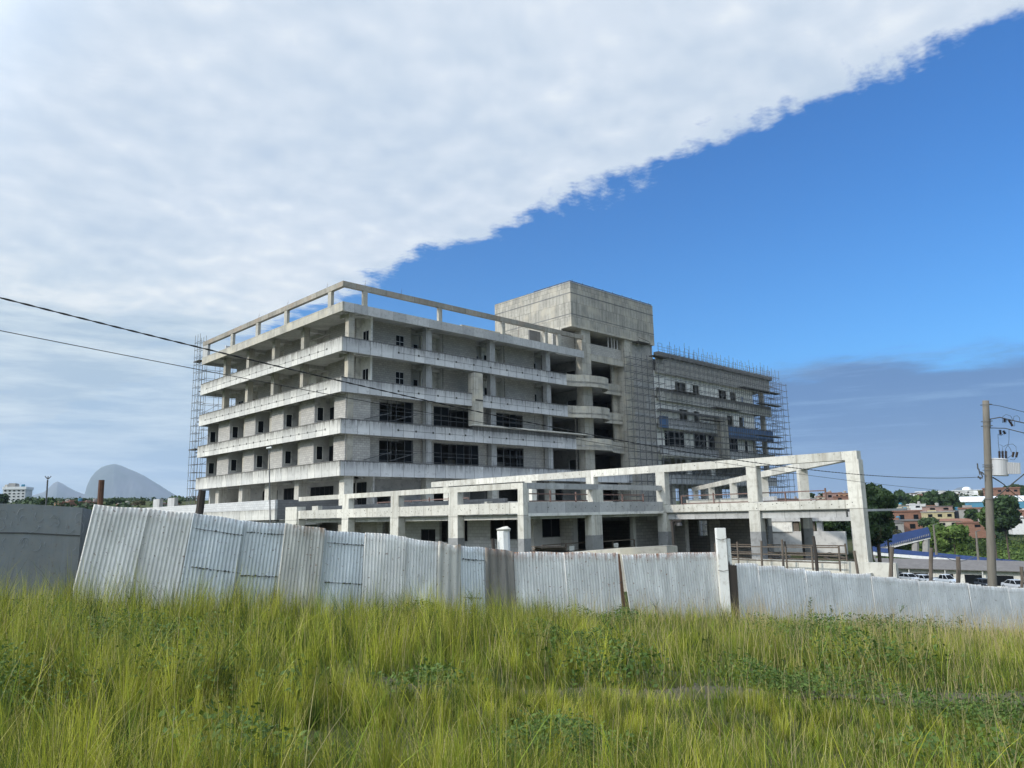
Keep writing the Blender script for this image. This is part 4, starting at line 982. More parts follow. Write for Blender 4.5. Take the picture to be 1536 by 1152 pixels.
# low kerb walls on the terrace
MB().box(AX+1.4, AX+1.6, 30, 50, .062, .95).build('parapet', 'block_dark', A)
MB().box(LX+1.5, LX+1.7, 22, 26.5, .062, .75).build('parapet', 'concrete_pale', A); MB().box(28, 39, 31.0, 31.2, .062, .8).build('parapet', 'concrete_pale', A)
o = MB().bar(sl(8, -2.0, .45), sl(44, -2.0, .45), .2, .8); o.build('parapet', 'concrete_grey', A)
# ground-storey walls
def yX(px, x): return float(on(0, x, px, 780)[1])
def xY(px, y): return float(on(1, y, px, 780)[0])
wx = 30.6; zlo = -3.2
ops = [(yX(583, wx), yX(574, wx), -1.9, -.2), (yX(605, wx), yX(599, wx), -1.9, -.2), (yX(653, wx), yX(631, wx), zlo, -.75), (yX(672, wx), yX(659, wx), -1.55, -.2), (yX(701, wx), yX(687, wx), -1.5, -.2), (yX(775, wx), yX(735, wx), -1.35, -.2)]
wallX('block_pale', A, wx, .2, yX(800, wx), yX(566, wx), zlo, -.2, ops); wallX('plaster_grey', A, wx+.05, .2, yX(566, wx), yX(540, wx), zlo, -.2)
for q in (ops[5],): winX(A, wx+.05, *q, 1, True, 'frame_dark')
for q in (ops[2],): winX(A, wx+.05, *q, 1, True, 'frame_dark', name='door')
wallX('block', A, 32.6, .2, 29, 53, zlo, -.2)
wy = 29.8
ops = [(xY(813, wy), xY(857, wy), -1.25, -.2), (xY(866, wy), xY(881, wy), zlo, -.2)]
wallY('plaster_grey', A, wy, .2, xY(800, wy), xY(884, wy), zlo, -.2, ops); winY(A, wy+.05, *ops[0], 2, True, 'frame_dark')
wallY('block', A, wy-.3, .2, xY(951, wy-.3), xY(988, wy-.3), zlo, -.2); MB().box(xY(949, wy-.35), xY(953, wy-.35), wy-.36, wy-.1, zlo, -.2).build('door_jamb', 'plaster', A)
wallX('block', A, 45.5, .2, 24.5, 40, zlo, -.2, [(yX(1060, 45.5), yX(1046, 45.5), -1.6, -.6)])
wallY('concrete_dark', A, 38, .2, 31, 45.4, zlo, -.2)
wx = 42.2; wallX('block', A, wx, .2, yX(1027, wx), yX(998, wx), zlo, -.2); MB().box(wx-.02, wx+.24, yX(1029, wx), yX(1026.6, wx), zlo, -.21).build('door_jamb', 'plaster', A)
wallX('block', A, 43.2, .2, yX(1077, 43.2), yX(1063, 43.2), zlo, -.2); wallX('plaster', A, 48, .2, yX(1118, 48), yX(1091, 48), -1.9, -.2); wallX('block', A, 46, .2, yX(1150, 46), yX(1122, 46), zlo, -.2)
# white boards on the work rail and the plinth band
wallX('concrete_pale', A, LX-.25, .3, 13.9, 23.4, -5.0, -2.62, name='plinth_wall')
MB().box(LX-.9, LX+.6, 15.0, 15.25+.0, -5.4, -3.1).build('plinth_wall', PT, A)
MB().prism([(AX, BY), (LX-.3, BY), (LX-.3, 15.3), sl(0, .2)[:2], sl(52, .2)[:2], (70, 56), (30, 56)], -3.45, -3.19).build('ground_slab', 'yard', A)
# low site building behind the frame, right
SB = thing('site_building', 'low grey flat-roofed building with white wall panel seen through the frame', 'building', (62, 32, -3.4))
def z62(y, px=1200): return float(on(0, 62, px, y)[2])
y1, y0_ = yX(1128, 62), yX(1266, 62)
MB().box(61.8, 62.1, y0_-1.5, y1, z62(782), z62(768)).build('fascia', 'concrete_grey', SB)
MB().box(62, 62.2, y0_, y1, -3.6, z62(797)).build('low_wall', 'plaster_grey', SB)
MB().box(61.9, 62.25, yX(1188, 62), yX(1151, 62), z62(798)+.02, z62(779)-.02).build('wall_panel', 'plaster', SB)
for px in (1193, 1217): MB().box(62.05, 62.2, yX(px+4, 62), yX(px-4, 62), z62(798), z62(779)).build('door', 'wood', SB)
MB().box(62.02, 62.3, yX(1232, 62), yX(1224, 62), z62(798), z62(779)).build('column', 'plaster_grey', SB)
MB().box(61.8, 72, y0_-1.5, y1, z62(769), z62(766)).build('roof', 'concrete_grey', SB)
# ------------------------------------------------------------------ rails, hoist, boards on the work site
def railing(name, label, pts, h, gap, mat='wood_red', rails=(.45, .95), grp='timber and steel work rails'):
    P = [Vector(p) for p in pts]; o = thing(name, label, 'railing', tuple((P[0]+P[-1])/2), grp); top = MB(); 
    for a, b in zip(P, P[1:]):
        n = max(1, round((b-a).length/gap))
        for i in range(n+1):
            p = a.lerp(b, i/n); j = random.uniform(-.06, .06); MB().bar(p, p+Vector((j, j, h+random.uniform(-.08, .15))), .07, .07).build('post', mat, o)
        for r_ in rails: top.bar(a+Vector((.04, .04, r_*h)), b+Vector((.04, .04, r_*h+random.uniform(-.04, .04))), .035, .06)
    top.build('rails', mat, o); return o
railing('work_railing', 'brown work rail on the terrace above the inner corner of the frame', [(28, BY+1.0, .08), (38.5, BY+1.0, .08)], 1.1, 2.0, rails=(.3, .6, .95))
railing('work_railing', 'brown work rail along the long beam of the frame', [(LX+1.0, 26.5, .08), (LX+1.0, 17.5, .08)], .95, 2.2)
railing('work_railing', 'brown work rail deeper on the terrace before the dark openings', [(31, 46, .08), (31, 36, .08)], 1.1, 2.2)
railing('work_railing', 'weathered timber work rail on the plinth left of the big corner post', [(LX-.9, 23.2, -3.05), (LX-.9, 16.3, -3.05)], 1.25, 1.5, 'wood', rails=(.35, .6, .9))
railing('work_railing', 'second timber rail inside the frame behind the plinth rail', [(LX+1.4, 23.6, -3.0), (LX+2.2, 17.2, -3.0)], 1.2, 1.6, 'wood', rails=(.25, .55, .9))
for (a, b, px, lb) in ((883, 950, 921, 'rail with a small white plate in front of the wide dark opening'), (813, 880, 855, 'rail with a small white plate below the dark windows of the frame')):
    yy = 28.2; o = railing('work_railing', lb, [(xY(a, yy), yy, -2.5), (xY(b, yy), yy, -2.5)], .95, 1.8, 'wood', rails=(.55, .97)); x = xY(px, yy); MB().box(x-.2, x+.2, yy-.08, yy-.05, -1.95, -1.7).build('plate', 'paint_white', o)
random.seed(21)
hd_ = 33.0; hb = pixel_point(1012, 818, hd_); ht = pixel_point(1008, 781, hd_); HO = thing('hoist_gallows', 'small dark timber gallows hoist with a hanging bucket behind the pale fence sheets', 'hoist', tuple(hb))
MB().bar(hb-np.array([0, 0, .6]), ht, .10).build('mast', 'wood_black', HO); he = pixel_point(1022, 781, hd_); MB().bar(ht, he, .08).build('arm', 'wood_black', HO)
MB().bar(pixel_point(1008.5, 791, hd_), pixel_point(1016, 782, hd_), .05).build('strut', 'wood_black', HO)
m = MB(); p = np.array(pixel_point(1018.5, 784, hd_)); q = np.array(pixel_point(1019, 788.5, hd_)); m.tube([np.array(pixel_point(1018, 781, hd_)), p], .012, 4); m.tube([p, q], [.09, .13], 8); m.build('bucket', 'frame_dark', HO)
# concrete dump wall behind the fence
o = thing('low_concrete_wall', 'low rough grey concrete wall just behind the rust-topped fence sheets', 'wall', tuple(pixel_point(930, 830, 29)))
m = MB(); pa, pb, pc, pe = pixel_point(850, 829, 31.5), pixel_point(930, 822.5, 29.5), pixel_point(1000, 818.5, 29.5), pixel_point(1016, 819, 30)
for a, b in ((pa, pb), (pb, pc), (pc, pe)): m.hull8([a-np.array([0, 0, 1.6]), b-np.array([0, 0, 1.6]), b-np.array([-.2, -.2, 1.6]), a-np.array([-.2, -.2, 1.6])], [a, b, b+np.array([.2, .2, 0]), a+np.array([.2, .2, 0])])
m.build('wall_face', 'concrete_raw', o)
BP = thing('board_pile', 'pile of weathered boards behind the fence below the frame corner', 'pile of boards', tuple(pixel_point(825, 826, 33)))
for i in range(8):
    y = 819.5+i*.9; a = pixel_point(800+random.uniform(-3, 12), y+.5, 32.5+i*.1); b = pixel_point(845-random.uniform(-3, 9), y-.5+random.uniform(-1, 1), 33.5+i*.05); MB().bar(a, b, .22, .05).build('plank', 'wood', BP)
MB().bar(pixel_point(800, 829, 33), pixel_point(848, 829, 34), .5, .2).build('bearer', 'wood_black', BP)
SP = thing('street_lamp', 'thin white-headed lamp post rising in front of the left balconies', 'street lamp', tuple(pixel_point(406, 800, 38)))
MB().tube([pixel_point(406, 830, 38), pixel_point(403.5, 674, 38)], [.035, .022], 6).build('post', 'galv', SP)
m = MB(); c = np.array(pixel_point(403, 672.5, 38)); m.tube([c+np.array([RT[0], RT[1], 0])*-.1, c+np.array([RT[0], RT[1], .3])*.13], .05, 6); m.build('lamp_head', 'paint_white', SP)
# rubble and planks on the yard floor at the right
for i in range(14):
    a = np.array([LX+1+random.uniform(0, 5), 17+random.uniform(0, 7), -2.95+random.uniform(0, .3)]); w = random.uniform(0, 3.1); l = random.uniform(1, 2.6)
    o = MB().bar(a, a+np.array([cos(w)*l, sin(w)*l, random.uniform(-.05, .3)]), .18, .05).build('loose_plank', random.choice(['wood', 'wood', 'plaster_grey']), None)
    tag(o, 'loose weathered plank lying among others on the yard left of the big corner post', 'plank', 'loose planks in the work yard')
# ------------------------------------------------------------------ far side of the site: houses, cars, ramp, trees
def frame_at(px, y, d):
    p = pixel_point(px, y, d); az = atan2(px-768, FPX); u = FW*cos(az)+RT*sin(az); r = np.array([u[1], -u[0]])
    return p, np.array([u[0], u[1], 0]), np.array([r[0], r[1], 0])
def obox(m, c, r, u, w, dp, h, turn=0.0, z0=0.0):
    """box on plan axes r (across) and u (away), base centre c"""
    a = r*cos(turn)+u*sin(turn); b = -r*sin(turn)+u*cos(turn); zz = np.array([0, 0, 1.0])
    lo = [c-a*w/2-b*dp/2+zz*z0, c+a*w/2-b*dp/2+zz*z0, c+a*w/2+b*dp/2+zz*z0, c-a*w/2+b*dp/2+zz*z0]
    m.hull8(lo, [p+zz*h for p in lo]); return a, b
def house(px0, px1, yt, yb, d, wall, roof, label, cat='house', storeys=1, turn=.25, wins=2, flat=True, name='house', depth=None, grp='houses on the far hillside'):
    px = (px0+px1)/2; top, u, r = frame_at(px, yt, d); bot = pixel_point(px, yb, d); w = (px1-px0)*d/FPX/cos(atan2(px-768, FPX))*1.0; h = float(top[2]-bot[2]); dp = depth or max(5, w*.6)
    w = w/(abs(cos(turn))+.25*abs(sin(turn))); c = np.array(bot)+u*dp/2
    o = thing(name, label, cat, tuple(c), grp); m = MB(); rh = .12*h if flat else .28*h
    a, b = obox(m, c, r, u, w, dp, h-rh+2.5, turn, -2.5); m.build('wall', wall, o)
    m = MB()
    if flat: obox(m, c, r, u, w*1.06, dp*1.08, rh, turn, h-rh)
    else:
        z1 = np.array([0, 0, h-rh]); z2 = np.array([0, 0, h]); q = [c-a*w*.54-b*dp*.54+z1, c+a*w*.54-b*dp*.54+z1, c+a*w*.54+b*dp*.54+z1, c-a*w*.54+b*dp*.54+z1]; m.hull8(q, [c-a*w*.52-b*.1+z2, c+a*w*.52-b*.1+z2, c+a*w*.52+b*.1+z2, c-a*w*.52+b*.1+z2])
    m.build('roof', roof, o)
    if flat and d < 420:
        tk = c+a*w*random.uniform(-.3, .3); MB().tube([tk+np.array([0, 0, h]), tk+np.array([0, 0, h+.9]), tk+np.array([0, 0, h+1.05])], [.6, .65, .3], 8).build('water_tank', random.choice(['roof_blue', 'render_grey', 'render_grey']), o)
        m = MB(); obox(m, c-a*w*.22, r, u, w*.3, dp*.5, h*.16, turn, h); m.build('roof_room', random.choice([wall, 'brick', 'render_grey']), o)
    sh = (h-rh)/storeys
    for s in range(storeys):
        for i in range(wins):
            x = -w/2+w*(i+.5)/wins; cc = c+a*x-b*(dp/2+.02); m = MB(); ww = min(1.5, w/wins*.45); hh = sh*.4
            lo = [cc-a*ww/2-b*.05, cc+a*ww/2-b*.05, cc+a*ww/2+b*.05, cc-a*ww/2+b*.05]; z = np.array([0, 0, s*sh+sh*.35]); m.hull8([p+z for p in lo], [p+z+np.array([0, 0, hh]) for p in lo]); m.build('window', 'glass_dark', o)
    return o
random.seed(4)
H = house
H(1347, 1393, 765, 785, 300, 'brick', 'roof_clay', 'long bare red brick building left of the yellow house', wins=3, storeys=1)
H(1333, 1372, 779.5, 799, 262, 'brick', 'roof_tile', 'red brick house with grey roof and small awning just above the blue ramp', wins=2)
H(1330, 1350, 783, 800, 255, 'render_grey', 'roof_tile', 'small grey house right of the big dark tree, above the blue ramp', wins=1)
H(1392, 1422, 767, 779, 290, 'render_yellow', 'render_grey', 'yellow-walled house with two dark windows in the middle of the hillside', wins=3)
H(1392, 1420, 759, 767.2, 292, 'render_pink', 'roof_tile', 'unfinished pinkish upper storey on the yellow house', wins=2, grp=None)
H(1421, 1442, 765.5, 778, 292, 'cardark', 'roof_tile', 'dark verandah house right of the yellow house', wins=2)
H(1410, 1446, 778, 791, 270, 'render_cream', 'roof_clay', 'cream house with clay roof below the yellow house', wins=3, flat=False)
H(1449, 1474, 761, 782, 285, 'render_grey', 'roof_clay', 'grey two-storey house with balcony left of the utility pole', storeys=2, wins=3)
H(1447, 1479, 783, 794, 262, 'brick', 'roof_clay', 'low orange brick wall house just left of the utility pole', wins=1)
H(1523, 1550, 765, 777, 290, 'brick', 'roof_clay', 'brick house cut by the right edge of the photo', wins=2)
H(1524, 1552, 776, 789, 280, 'whitepaint_far', 'roof_tile', 'white low house under the brick one at the right edge', wins=2)
H(1366, 1383, 756, 764, 340, 'whitepaint_far', 'roof_white', 'small white house with pale metal roof above the long brick building', wins=1)
H(1342, 1366, 758, 767, 340, 'render_cream', 'roof_tile', 'tan wall house right of the big dark tree', wins=1)
H(1488, 1518, 731, 748, 480, 'brick', 'roof_clay', 'tall unfinished brick block above the white warehouse roof', storeys=2, wins=4, cat='building', name='brick_building')
H(1383, 1413, 736.5, 746, 620, 'whitepaint_far', 'roof_white', 'bright white flat-roofed building on the skyline', storeys=2, wins=4, cat='building', name='white_building')
o = H(1436, 1463, 735, 742, 900, 'whitepaint_far', 'roof_white', 'white domed building on the skyline before the far blue hill', wins=3, cat='building', name='domed_building')
c = np.array(pixel_point(1450, 735, 905)); MB().tube([c+np.array([0, 0, z]) for z in (-1, 1.6, 2.9, 3.3)], [4, 4, 2.4, .3], 10).build('dome', 'roof_white', o)
# white warehouse with a blue band
w0, u, r = frame_at(1438, 744, 380); w1 = pixel_point(1600, 741, 372); o = thing('warehouse', 'long white warehouse roof with a blue band crossing behind the utility pole', 'warehouse', tuple(w0-np.array([0, 0, 7])))
def strip(m, a, b, z0, z1, dep):
    m.hull8([a+np.array([0, 0, z0]), b+np.array([0, 0, z0]), b+u*dep+np.array([0, 0, z0]), a+u*dep+np.array([0, 0, z0])], [a+np.array([0, 0, z1]), b+np.array([0, 0, z1]), b+u*dep+np.array([0, 0, z1]), a+u*dep+np.array([0, 0, z1])])
m = MB(); a = np.array(w0); b = np.array(w1); m.hull8([a-np.array([0, 0, 2.6]), b-np.array([0, 0, 2.6]), b+u*28-np.array([0, 0, .4]), a+u*28-np.array([0, 0, .4])], [a-np.array([0, 0, 2.3]), b-np.array([0, 0, 2.3]), b+u*28, a+u*28]); m.build('roof', 'roof_white', o)
m = MB(); strip(m, a+r*2, b, -5.4, -2.62, 24); m.build('blue_band', 'roof_blue', o); m = MB(); strip(m, a+r*2.2+u*.2, b+u*.2, -9.5, -5.42, 23); m.build('wall', 'whitepaint_far', o)
m = MB(); c = np.array(pixel_point(1464, 742, 378)); obox(m, c, r, u, 1.6, 1.6, 1.6); m.build('water_tank', 'roof_white', o)
# skyline scatter of small houses
mats = ['render_cream', 'whitepaint_far', 'brick', 'render_grey', 'render_orange', 'whitepaint_far', 'render_cream']
desc = {'render_cream': 'cream', 'whitepaint_far': 'white', 'brick': 'brick', 'render_grey': 'grey', 'render_orange': 'orange'}
px = 1346
while px < 1384:
    w = random.uniform(4, 8); mt = random.choice(mats); yy = 739.5+random.uniform(-.8, 1.5)+(1384-px)*.01
    H(px, px+w, yy, yy+7, random.uniform(560, 640), mt, 'roof_tile', 'tiny %s house among the skyline houses left of the bright white building' % desc[mt], wins=1, turn=random.uniform(-.4, .4), grp='tiny houses on the skyline'); px += w*.8
px = 1366
while px < 1412:
    w = random.uniform(5, 9); mt = random.choice(mats[:4]); yy = 745+random.uniform(-1, 1.5)
    H(px, px+w, yy, yy+7, random.uniform(480, 540), mt, random.choice(['roof_tile', 'roof_clay']), 'small %s house below the bright white building on the skyline' % desc[mt], wins=1, turn=random.uniform(-.4, .4), grp='small houses below the skyline'); px += w
px = 1412
while px < 1440:
    w = random.uniform(4, 7); mt = random.choice(mats[:4]); yy = 741+random.uniform(-.8, 1); H(px, px+w, yy, yy+6, 700, mt, 'roof_clay', 'tiny %s house left of the domed building on the skyline' % desc[mt], wins=1, grp='tiny houses left of the dome'); px += w
for (a, b, yt, yb, mt, lb) in ((1239, 1259, 739, 749, 'render_pink', 'pink house framed between the upper and lower beams at right'), (1258, 1271, 739.5, 749, 'render_orange', 'orange house framed beside the big corner post'),
    (1226, 1240, 745, 751, 'render_cream', 'cream house seen through the frame below the small round tree'), (1210, 1227, 747, 753, 'whitepaint_far', 'low white house seen through the frame beside the second column'), (1160, 1205, 748, 756, 'render_grey', 'dark low house seen under the scaffold end'), (1252, 1280, 744, 752, 'brick', 'brick house below the pink and orange ones')):
    H(a, b, yt, yb, 360, mt, 'roof_clay' if mt != 'whitepaint_far' else 'roof_tile', lb, wins=2)
# low roofed row with the car park in front
P0, u, r = frame_at(1296, 851, 181); P1 = pixel_point(1620, 860, 181); P0 = np.array(P0); P1 = np.array(P1); dpar = (P1-P0)/np.linalg.norm(P1-P0); dn = np.array([-dpar[1], dpar[0], 0]); dn = dn if dn@P0 > 0 else -dn
RW = thing('low_row_building', 'long low white building with a brown-grey tiled roof behind the parked cars', 'building', tuple((P0+P1)/2-np.array([0, 0, 3])))
Z = lambda z: np.array([0, 0, z])
m = MB(); m.hull8([P0-dn*.7, P1-dn*.7, P1-dn*.7+Z(.12), P0-dn*.7+Z(.12)], [P0+dn*7+Z(1.5), P1+dn*7+Z(1.5), P1+dn*7+Z(1.62), P0+dn*7+Z(1.62)]); m.build('roof', 'roof_tile', RW)
m = MB(); m.hull8([P0+dn*.6-Z(4), P1+dn*.6-Z(4), P1+dn*12-Z(4), P0+dn*12-Z(4)], [P0+dn*.6+Z(.1), P1+dn*.6+Z(.1), P1+dn*12+Z(.1), P0+dn*12+Z(.1)]); m.build('wall', 'plaster', RW)
Lr = float(np.linalg.norm(P1-P0)); s = 5.0; i = 0
while s < Lr-3:
    w = random.choice([1.2, 2.2, 3.0]); m = MB(); q = P0+dpar*s+dn*.55; m.hull8([q-Z(2.9), q+dpar*w-Z(2.9), q+dpar*w+dn*.1-Z(2.9), q+dn*.1-Z(2.9)], [q-Z(.9), q+dpar*w-Z(.9), q+dpar*w+dn*.1-Z(.9), q+dn*.1-Z(.9)]); m.build('door' if w < 2 else 'window', 'glass_dark', RW); s += w+random.uniform(1.2, 3.5)
for s in np.arange(2, Lr, 6.5): q = P0+dpar*s-dn*.4; MB().tube([q-Z(4), q], .12, 6).build('porch_post', 'whitepaint_far', RW)
# blue footbridge ramps
RB = thing('footbridge_ramp', 'blue-railed white concrete footbridge ramp above the low tiled roof', 'footbridge', tuple(pixel_point(1340, 835, 205)))
def ribar(a, b, t, h, mat, nm, d=205, dd=0.0): MB().bar(pixel_point(a[0], a[1], d), pixel_point(b[0], b[1], d+dd), t, h).build(nm, mat, RB)
ribar((1270, 835.5), (1395, 804.8), 1.6, .85, 'whitepaint_far', 'deck'); ribar((1270, 825), (1394, 799), .12, 2.0, 'bluepaint', 'railing', 204); ribar((1300, 817), (1394, 796), .12, 1.8, 'bluepaint', 'railing', 207)
ribar((1270, 818), (1300, 812), .12, 2.0, 'bluepaint', 'railing', 207); ribar((1270, 827.5), (1380, 836), 1.6, .6, 'whitepaint_far', 'deck', 196); ribar((1380, 836), (1470, 844), 1.6, .6, 'whitepaint_far', 'deck', 196)
ribar((1300, 823), (1385, 831), .12, 1.0, 'bluepaint', 'railing', 197); ribar((1385, 831), (1540, 846), .12, 1.1, 'bluepaint', 'railing', 197)
for px, yt in ((1373, 808), (1389, 806), (1312, 826)): MB().tube([pixel_point(px, 845, 205), pixel_point(px, yt, 205)], .8 if px > 1320 else .6, 8).build('pier', 'render_grey', RB)
m = MB()
for i in range(34): t = i/33; px = 1303+t*90; y = 829-t*25; m.bar(pixel_point(px, y-.5, 203.7), pixel_point(px, y-3.5, 203.7), .10)
m.build('rail_posts', 'render_grey', RB)
for (x0, y0_, x1, y1_, dd, lb) in ((1404, 825, 1400, 787, 190, 'pale leaning light pole in front of the bright green bushes'), (1468, 848, 1464, 797, 190, 'pale pole left of the utility pole with a lamp arm')):
    q = pixel_point(x0, y0_, dd); o = thing('light_pole', lb, 'pole', tuple(q)); MB().tube([q-Z(1), pixel_point(x1, y1_, dd)], [.28, .16], 7).build('shaft', 'pole_concrete', o)
    m = MB(); e = pixel_point(x1, y1_, dd); m.tube([e, e+np.array([RT[0], RT[1], .2])*.9], .08, 5); m.build('lamp_arm', 'galv', o)
# cars
def car(px, ytop, d, yaw_, paint, label, kind='hatch'):
    top, u, r = frame_at(px, ytop, d); Ht = 1.46 if kind != 'pickup' else 1.72; base = np.array(top)-Z(Ht); o = thing('parked_car' if kind != 'pickup' else 'pickup_truck', label, 'car' if kind != 'pickup' else 'pickup', tuple(base), 'cars parked beyond the fence')
    a = u*cos(yaw_)+r*sin(yaw_); a = -a           # nose towards us
    b = np.array([-a[1], a[0], 0])
    def P(x, y, z): return base+a*x+b*y+Z(z)
    def loft(secs, mat, nm):
        m = MB(); n = len(secs)
        for s_ in secs:
            for q in s_: m.v.append(tuple(q))
        k = len(secs[0])
        for i in range(n-1):
            for j in range(k): j2 = (j+1) % k; m.f.append((i*k+j, i*k+j2, (i+1)*k+j2, (i+1)*k+j))
        m.f += [tuple(range(k))[::-1], tuple((n-1)*k+j for j in range(k))]; return m.build(nm, mat, o)
    Lg = 2.05 if kind == 'hatch' else 2.55
    def sec(x, w, z0, z1): return [P(x, -w, z0), P(x, -w*1.0, z0+(z1-z0)*.5), P(x, -w*.88, z1), P(x, w*.88, z1), P(x, w, z0+(z1-z0)*.5), P(x, w, z0)]
    hd_z = .92 if kind == 'pickup' else .82
    loft([sec(Lg, .62, .35, .62), sec(Lg-.15, .80, .24, .72), sec(Lg-1.1, .87, .22, hd_z+.04), sec(.3, .88, .22, hd_z+.1), sec(-Lg+.5, .87, .22, hd_z+.1), sec(-Lg+.05, .80, .30, hd_z+.05), sec(-Lg, .72, .4, hd_z-.1)], paint, 'body')
    def cab(x0, x1, x2, x3, z1):
        s_ = lambda x, w, z: [P(x, -w, z), P(x, w, z)]
        m = MB(); zb_ = hd_z+.06; m.hull8([P(x0, -.80, zb_), P(x0, .80, zb_), P(x3, .80, zb_), P(x3, -.80, zb_)], [P(x1, -.62, z1), P(x1, .62, z1), P(x2, .62, z1), P(x2, -.62, z1)]); m.build('windows', 'glass_dark', o)
        m = MB(); m.hull8([P(x1+.05, -.64, z1-.02), P(x1+.05, .64, z1-.02), P(x2-.05, .64, z1-.02), P(x2-.05, -.64, z1-.02)], [P(x1-.1, -.58, z1+.05), P(x1-.1, .58, z1+.05), P(x2+.1, .58, z1+.05), P(x2+.1, -.58, z1+.05)])
        for sy in (-1, 1):
            for xa, xb in ((x0, x1), ((x0+x3)/2, (x1+x2)/2), (x3, x2)): m.bar(P(xa, sy*.81, zb_), P(xb, sy*.63, z1), .07, .05)
        m.build('roof', paint, o)
    if kind == 'hatch': cab(1.05, .35, -1.35, -1.85, Ht-.05)
    elif kind == 'sedan': cab(1.1, .4, -1.0, -1.75, Ht-.05)
    else:
        cab(1.25, .6, -.55, -.8, Ht-.05); m = MB(); m.hull8([P(-.95, -.74, hd_z+.08), P(-.95, .74, hd_z+.08), P(-Lg+.12, .74, hd_z+.08), P(-Lg+.12, -.74, hd_z+.08)], [P(-.95, -.74, hd_z+.12), P(-.95, .74, hd_z+.12), P(-Lg+.12, .74, hd_z+.12), P(-Lg+.12, -.74, hd_z+.12)]); m.build('load_bed', 'cardark', o)
    for sx in (Lg-.75, -Lg+.75):
        for sy in (-1, 1): w = MB().tube([P(sx, sy*.70, .31), P(sx, sy*.90, .31)], .31, 12).build('wheel', 'tyre', o); MB().tube([P(sx, sy*.895, .31), P(sx, sy*.915, .31)], .18, 8).build('rim', 'carsilver', w)
    for sy in (-1, 1): MB().bar(P(Lg-.10, sy*.50, .62), P(Lg-.10, sy*.76, .64), .12, .16).build('headlight', 'headlamp', o)
    MB().bar(P(Lg-.02, -.4, .5), P(Lg-.02, .4, .5), .06, .2).build('grille', 'frame_dark', o)
car(1313, 858, 168, .9, 'carsilver', 'silver-grey car half hidden by the big concrete post'); car(1325, 858.5, 160, .5, 'cardark', 'dark car right of the big corner post')
car(1346, 857.5, 166, -.6, 'cardark', 'black car beside the first tall stake'); car(1363, 860, 162, -.7, 'carwhite', 'white hatchback, left of two white ones')
car(1386, 862, 162, -.7, 'carwhite', 'white hatchback left of the stake with a wire'); car(1417, 861.5, 162, -.85, 'carwhite', 'white pickup truck with an open bed', 'pickup')
car(1476, 868, 160, -.5, 'cardark', 'dark car mostly hidden behind the utility pole'); car(1524, 869.5, 140, -.6, 'carsilver', 'silver-blue car at the right edge above the fence', 'sedan')
# trees
def leafcloud(blobs, n, size, flat=.0):
    """leaf-clump quads scattered through a union of blobs (cx,cy,cz,rx,ry,rz)"""
    bl = np.array(blobs); vol = np.cbrt(bl[:, 3]*bl[:, 4]*bl[:, 5])**2; pr = vol/vol.sum()
    idx = rng.choice(len(bl), n, p=pr); d = rng.normal(size=(n, 3)); d /= np.linalg.norm(d, axis=1)[:, None]
    ph1 = idx*1.7; rad = (1-np.abs(rng.normal(0, .22, n))+.12*(rng.random(n) > .86))*(1+.20*np.sin(6*d[:, 0]+5*d[:, 2]+ph1)*np.sin(7*d[:, 1]+ph1)+.12*np.sin(13*d[:, 1]+11*d[:, 2]))
    c = bl[idx, :3]+d*bl[idx, 3:6]*rad[:, None]
    t1 = rng.normal(size=(n, 3)); t1 -= (t1*d).sum(1)[:, None]*d*.6; t1 /= np.linalg.norm(t1, axis=1)[:, None]
    nn = d+rng.normal(0, .6, (n, 3)); t2 = np.cross(nn, t1); t2 /= np.linalg.norm(t2, axis=1)[:, None]
    s = size*rng.uniform(.5, 1.3, n)[:, None]; t1 = t1*s; t2 = t2*s*.6
    v = np.stack([c-t1, c-t2*.9+t1*.1, c+t1, c+t2], axis=1).reshape(-1, 3); f = np.arange(n*4).reshape(-1, 4)
    return v, f
def npmesh(name, v, f, mat, parent=None, base=(0, 0, 0)):
    me = bpy.data.meshes.new(name); v = np.asarray(v)-np.asarray(base); me.vertices.add(len(v)); me.vertices.foreach_set('co', v.astype(np.float32).ravel())
    k = f.shape[1]; me.loops.add(f.size); me.loops.foreach_set('vertex_index', f.astype(np.int32).ravel()); me.polygons.add(len(f)); me.polygons.foreach_set('loop_start', np.arange(0, f.size, k, dtype=np.int32))
    me.update(calc_edges=True); me.materials.append(MAT[mat]); o = bpy.data.objects.new(name, me); COL.objects.link(o)
    if parent: o.parent = parent
    return o
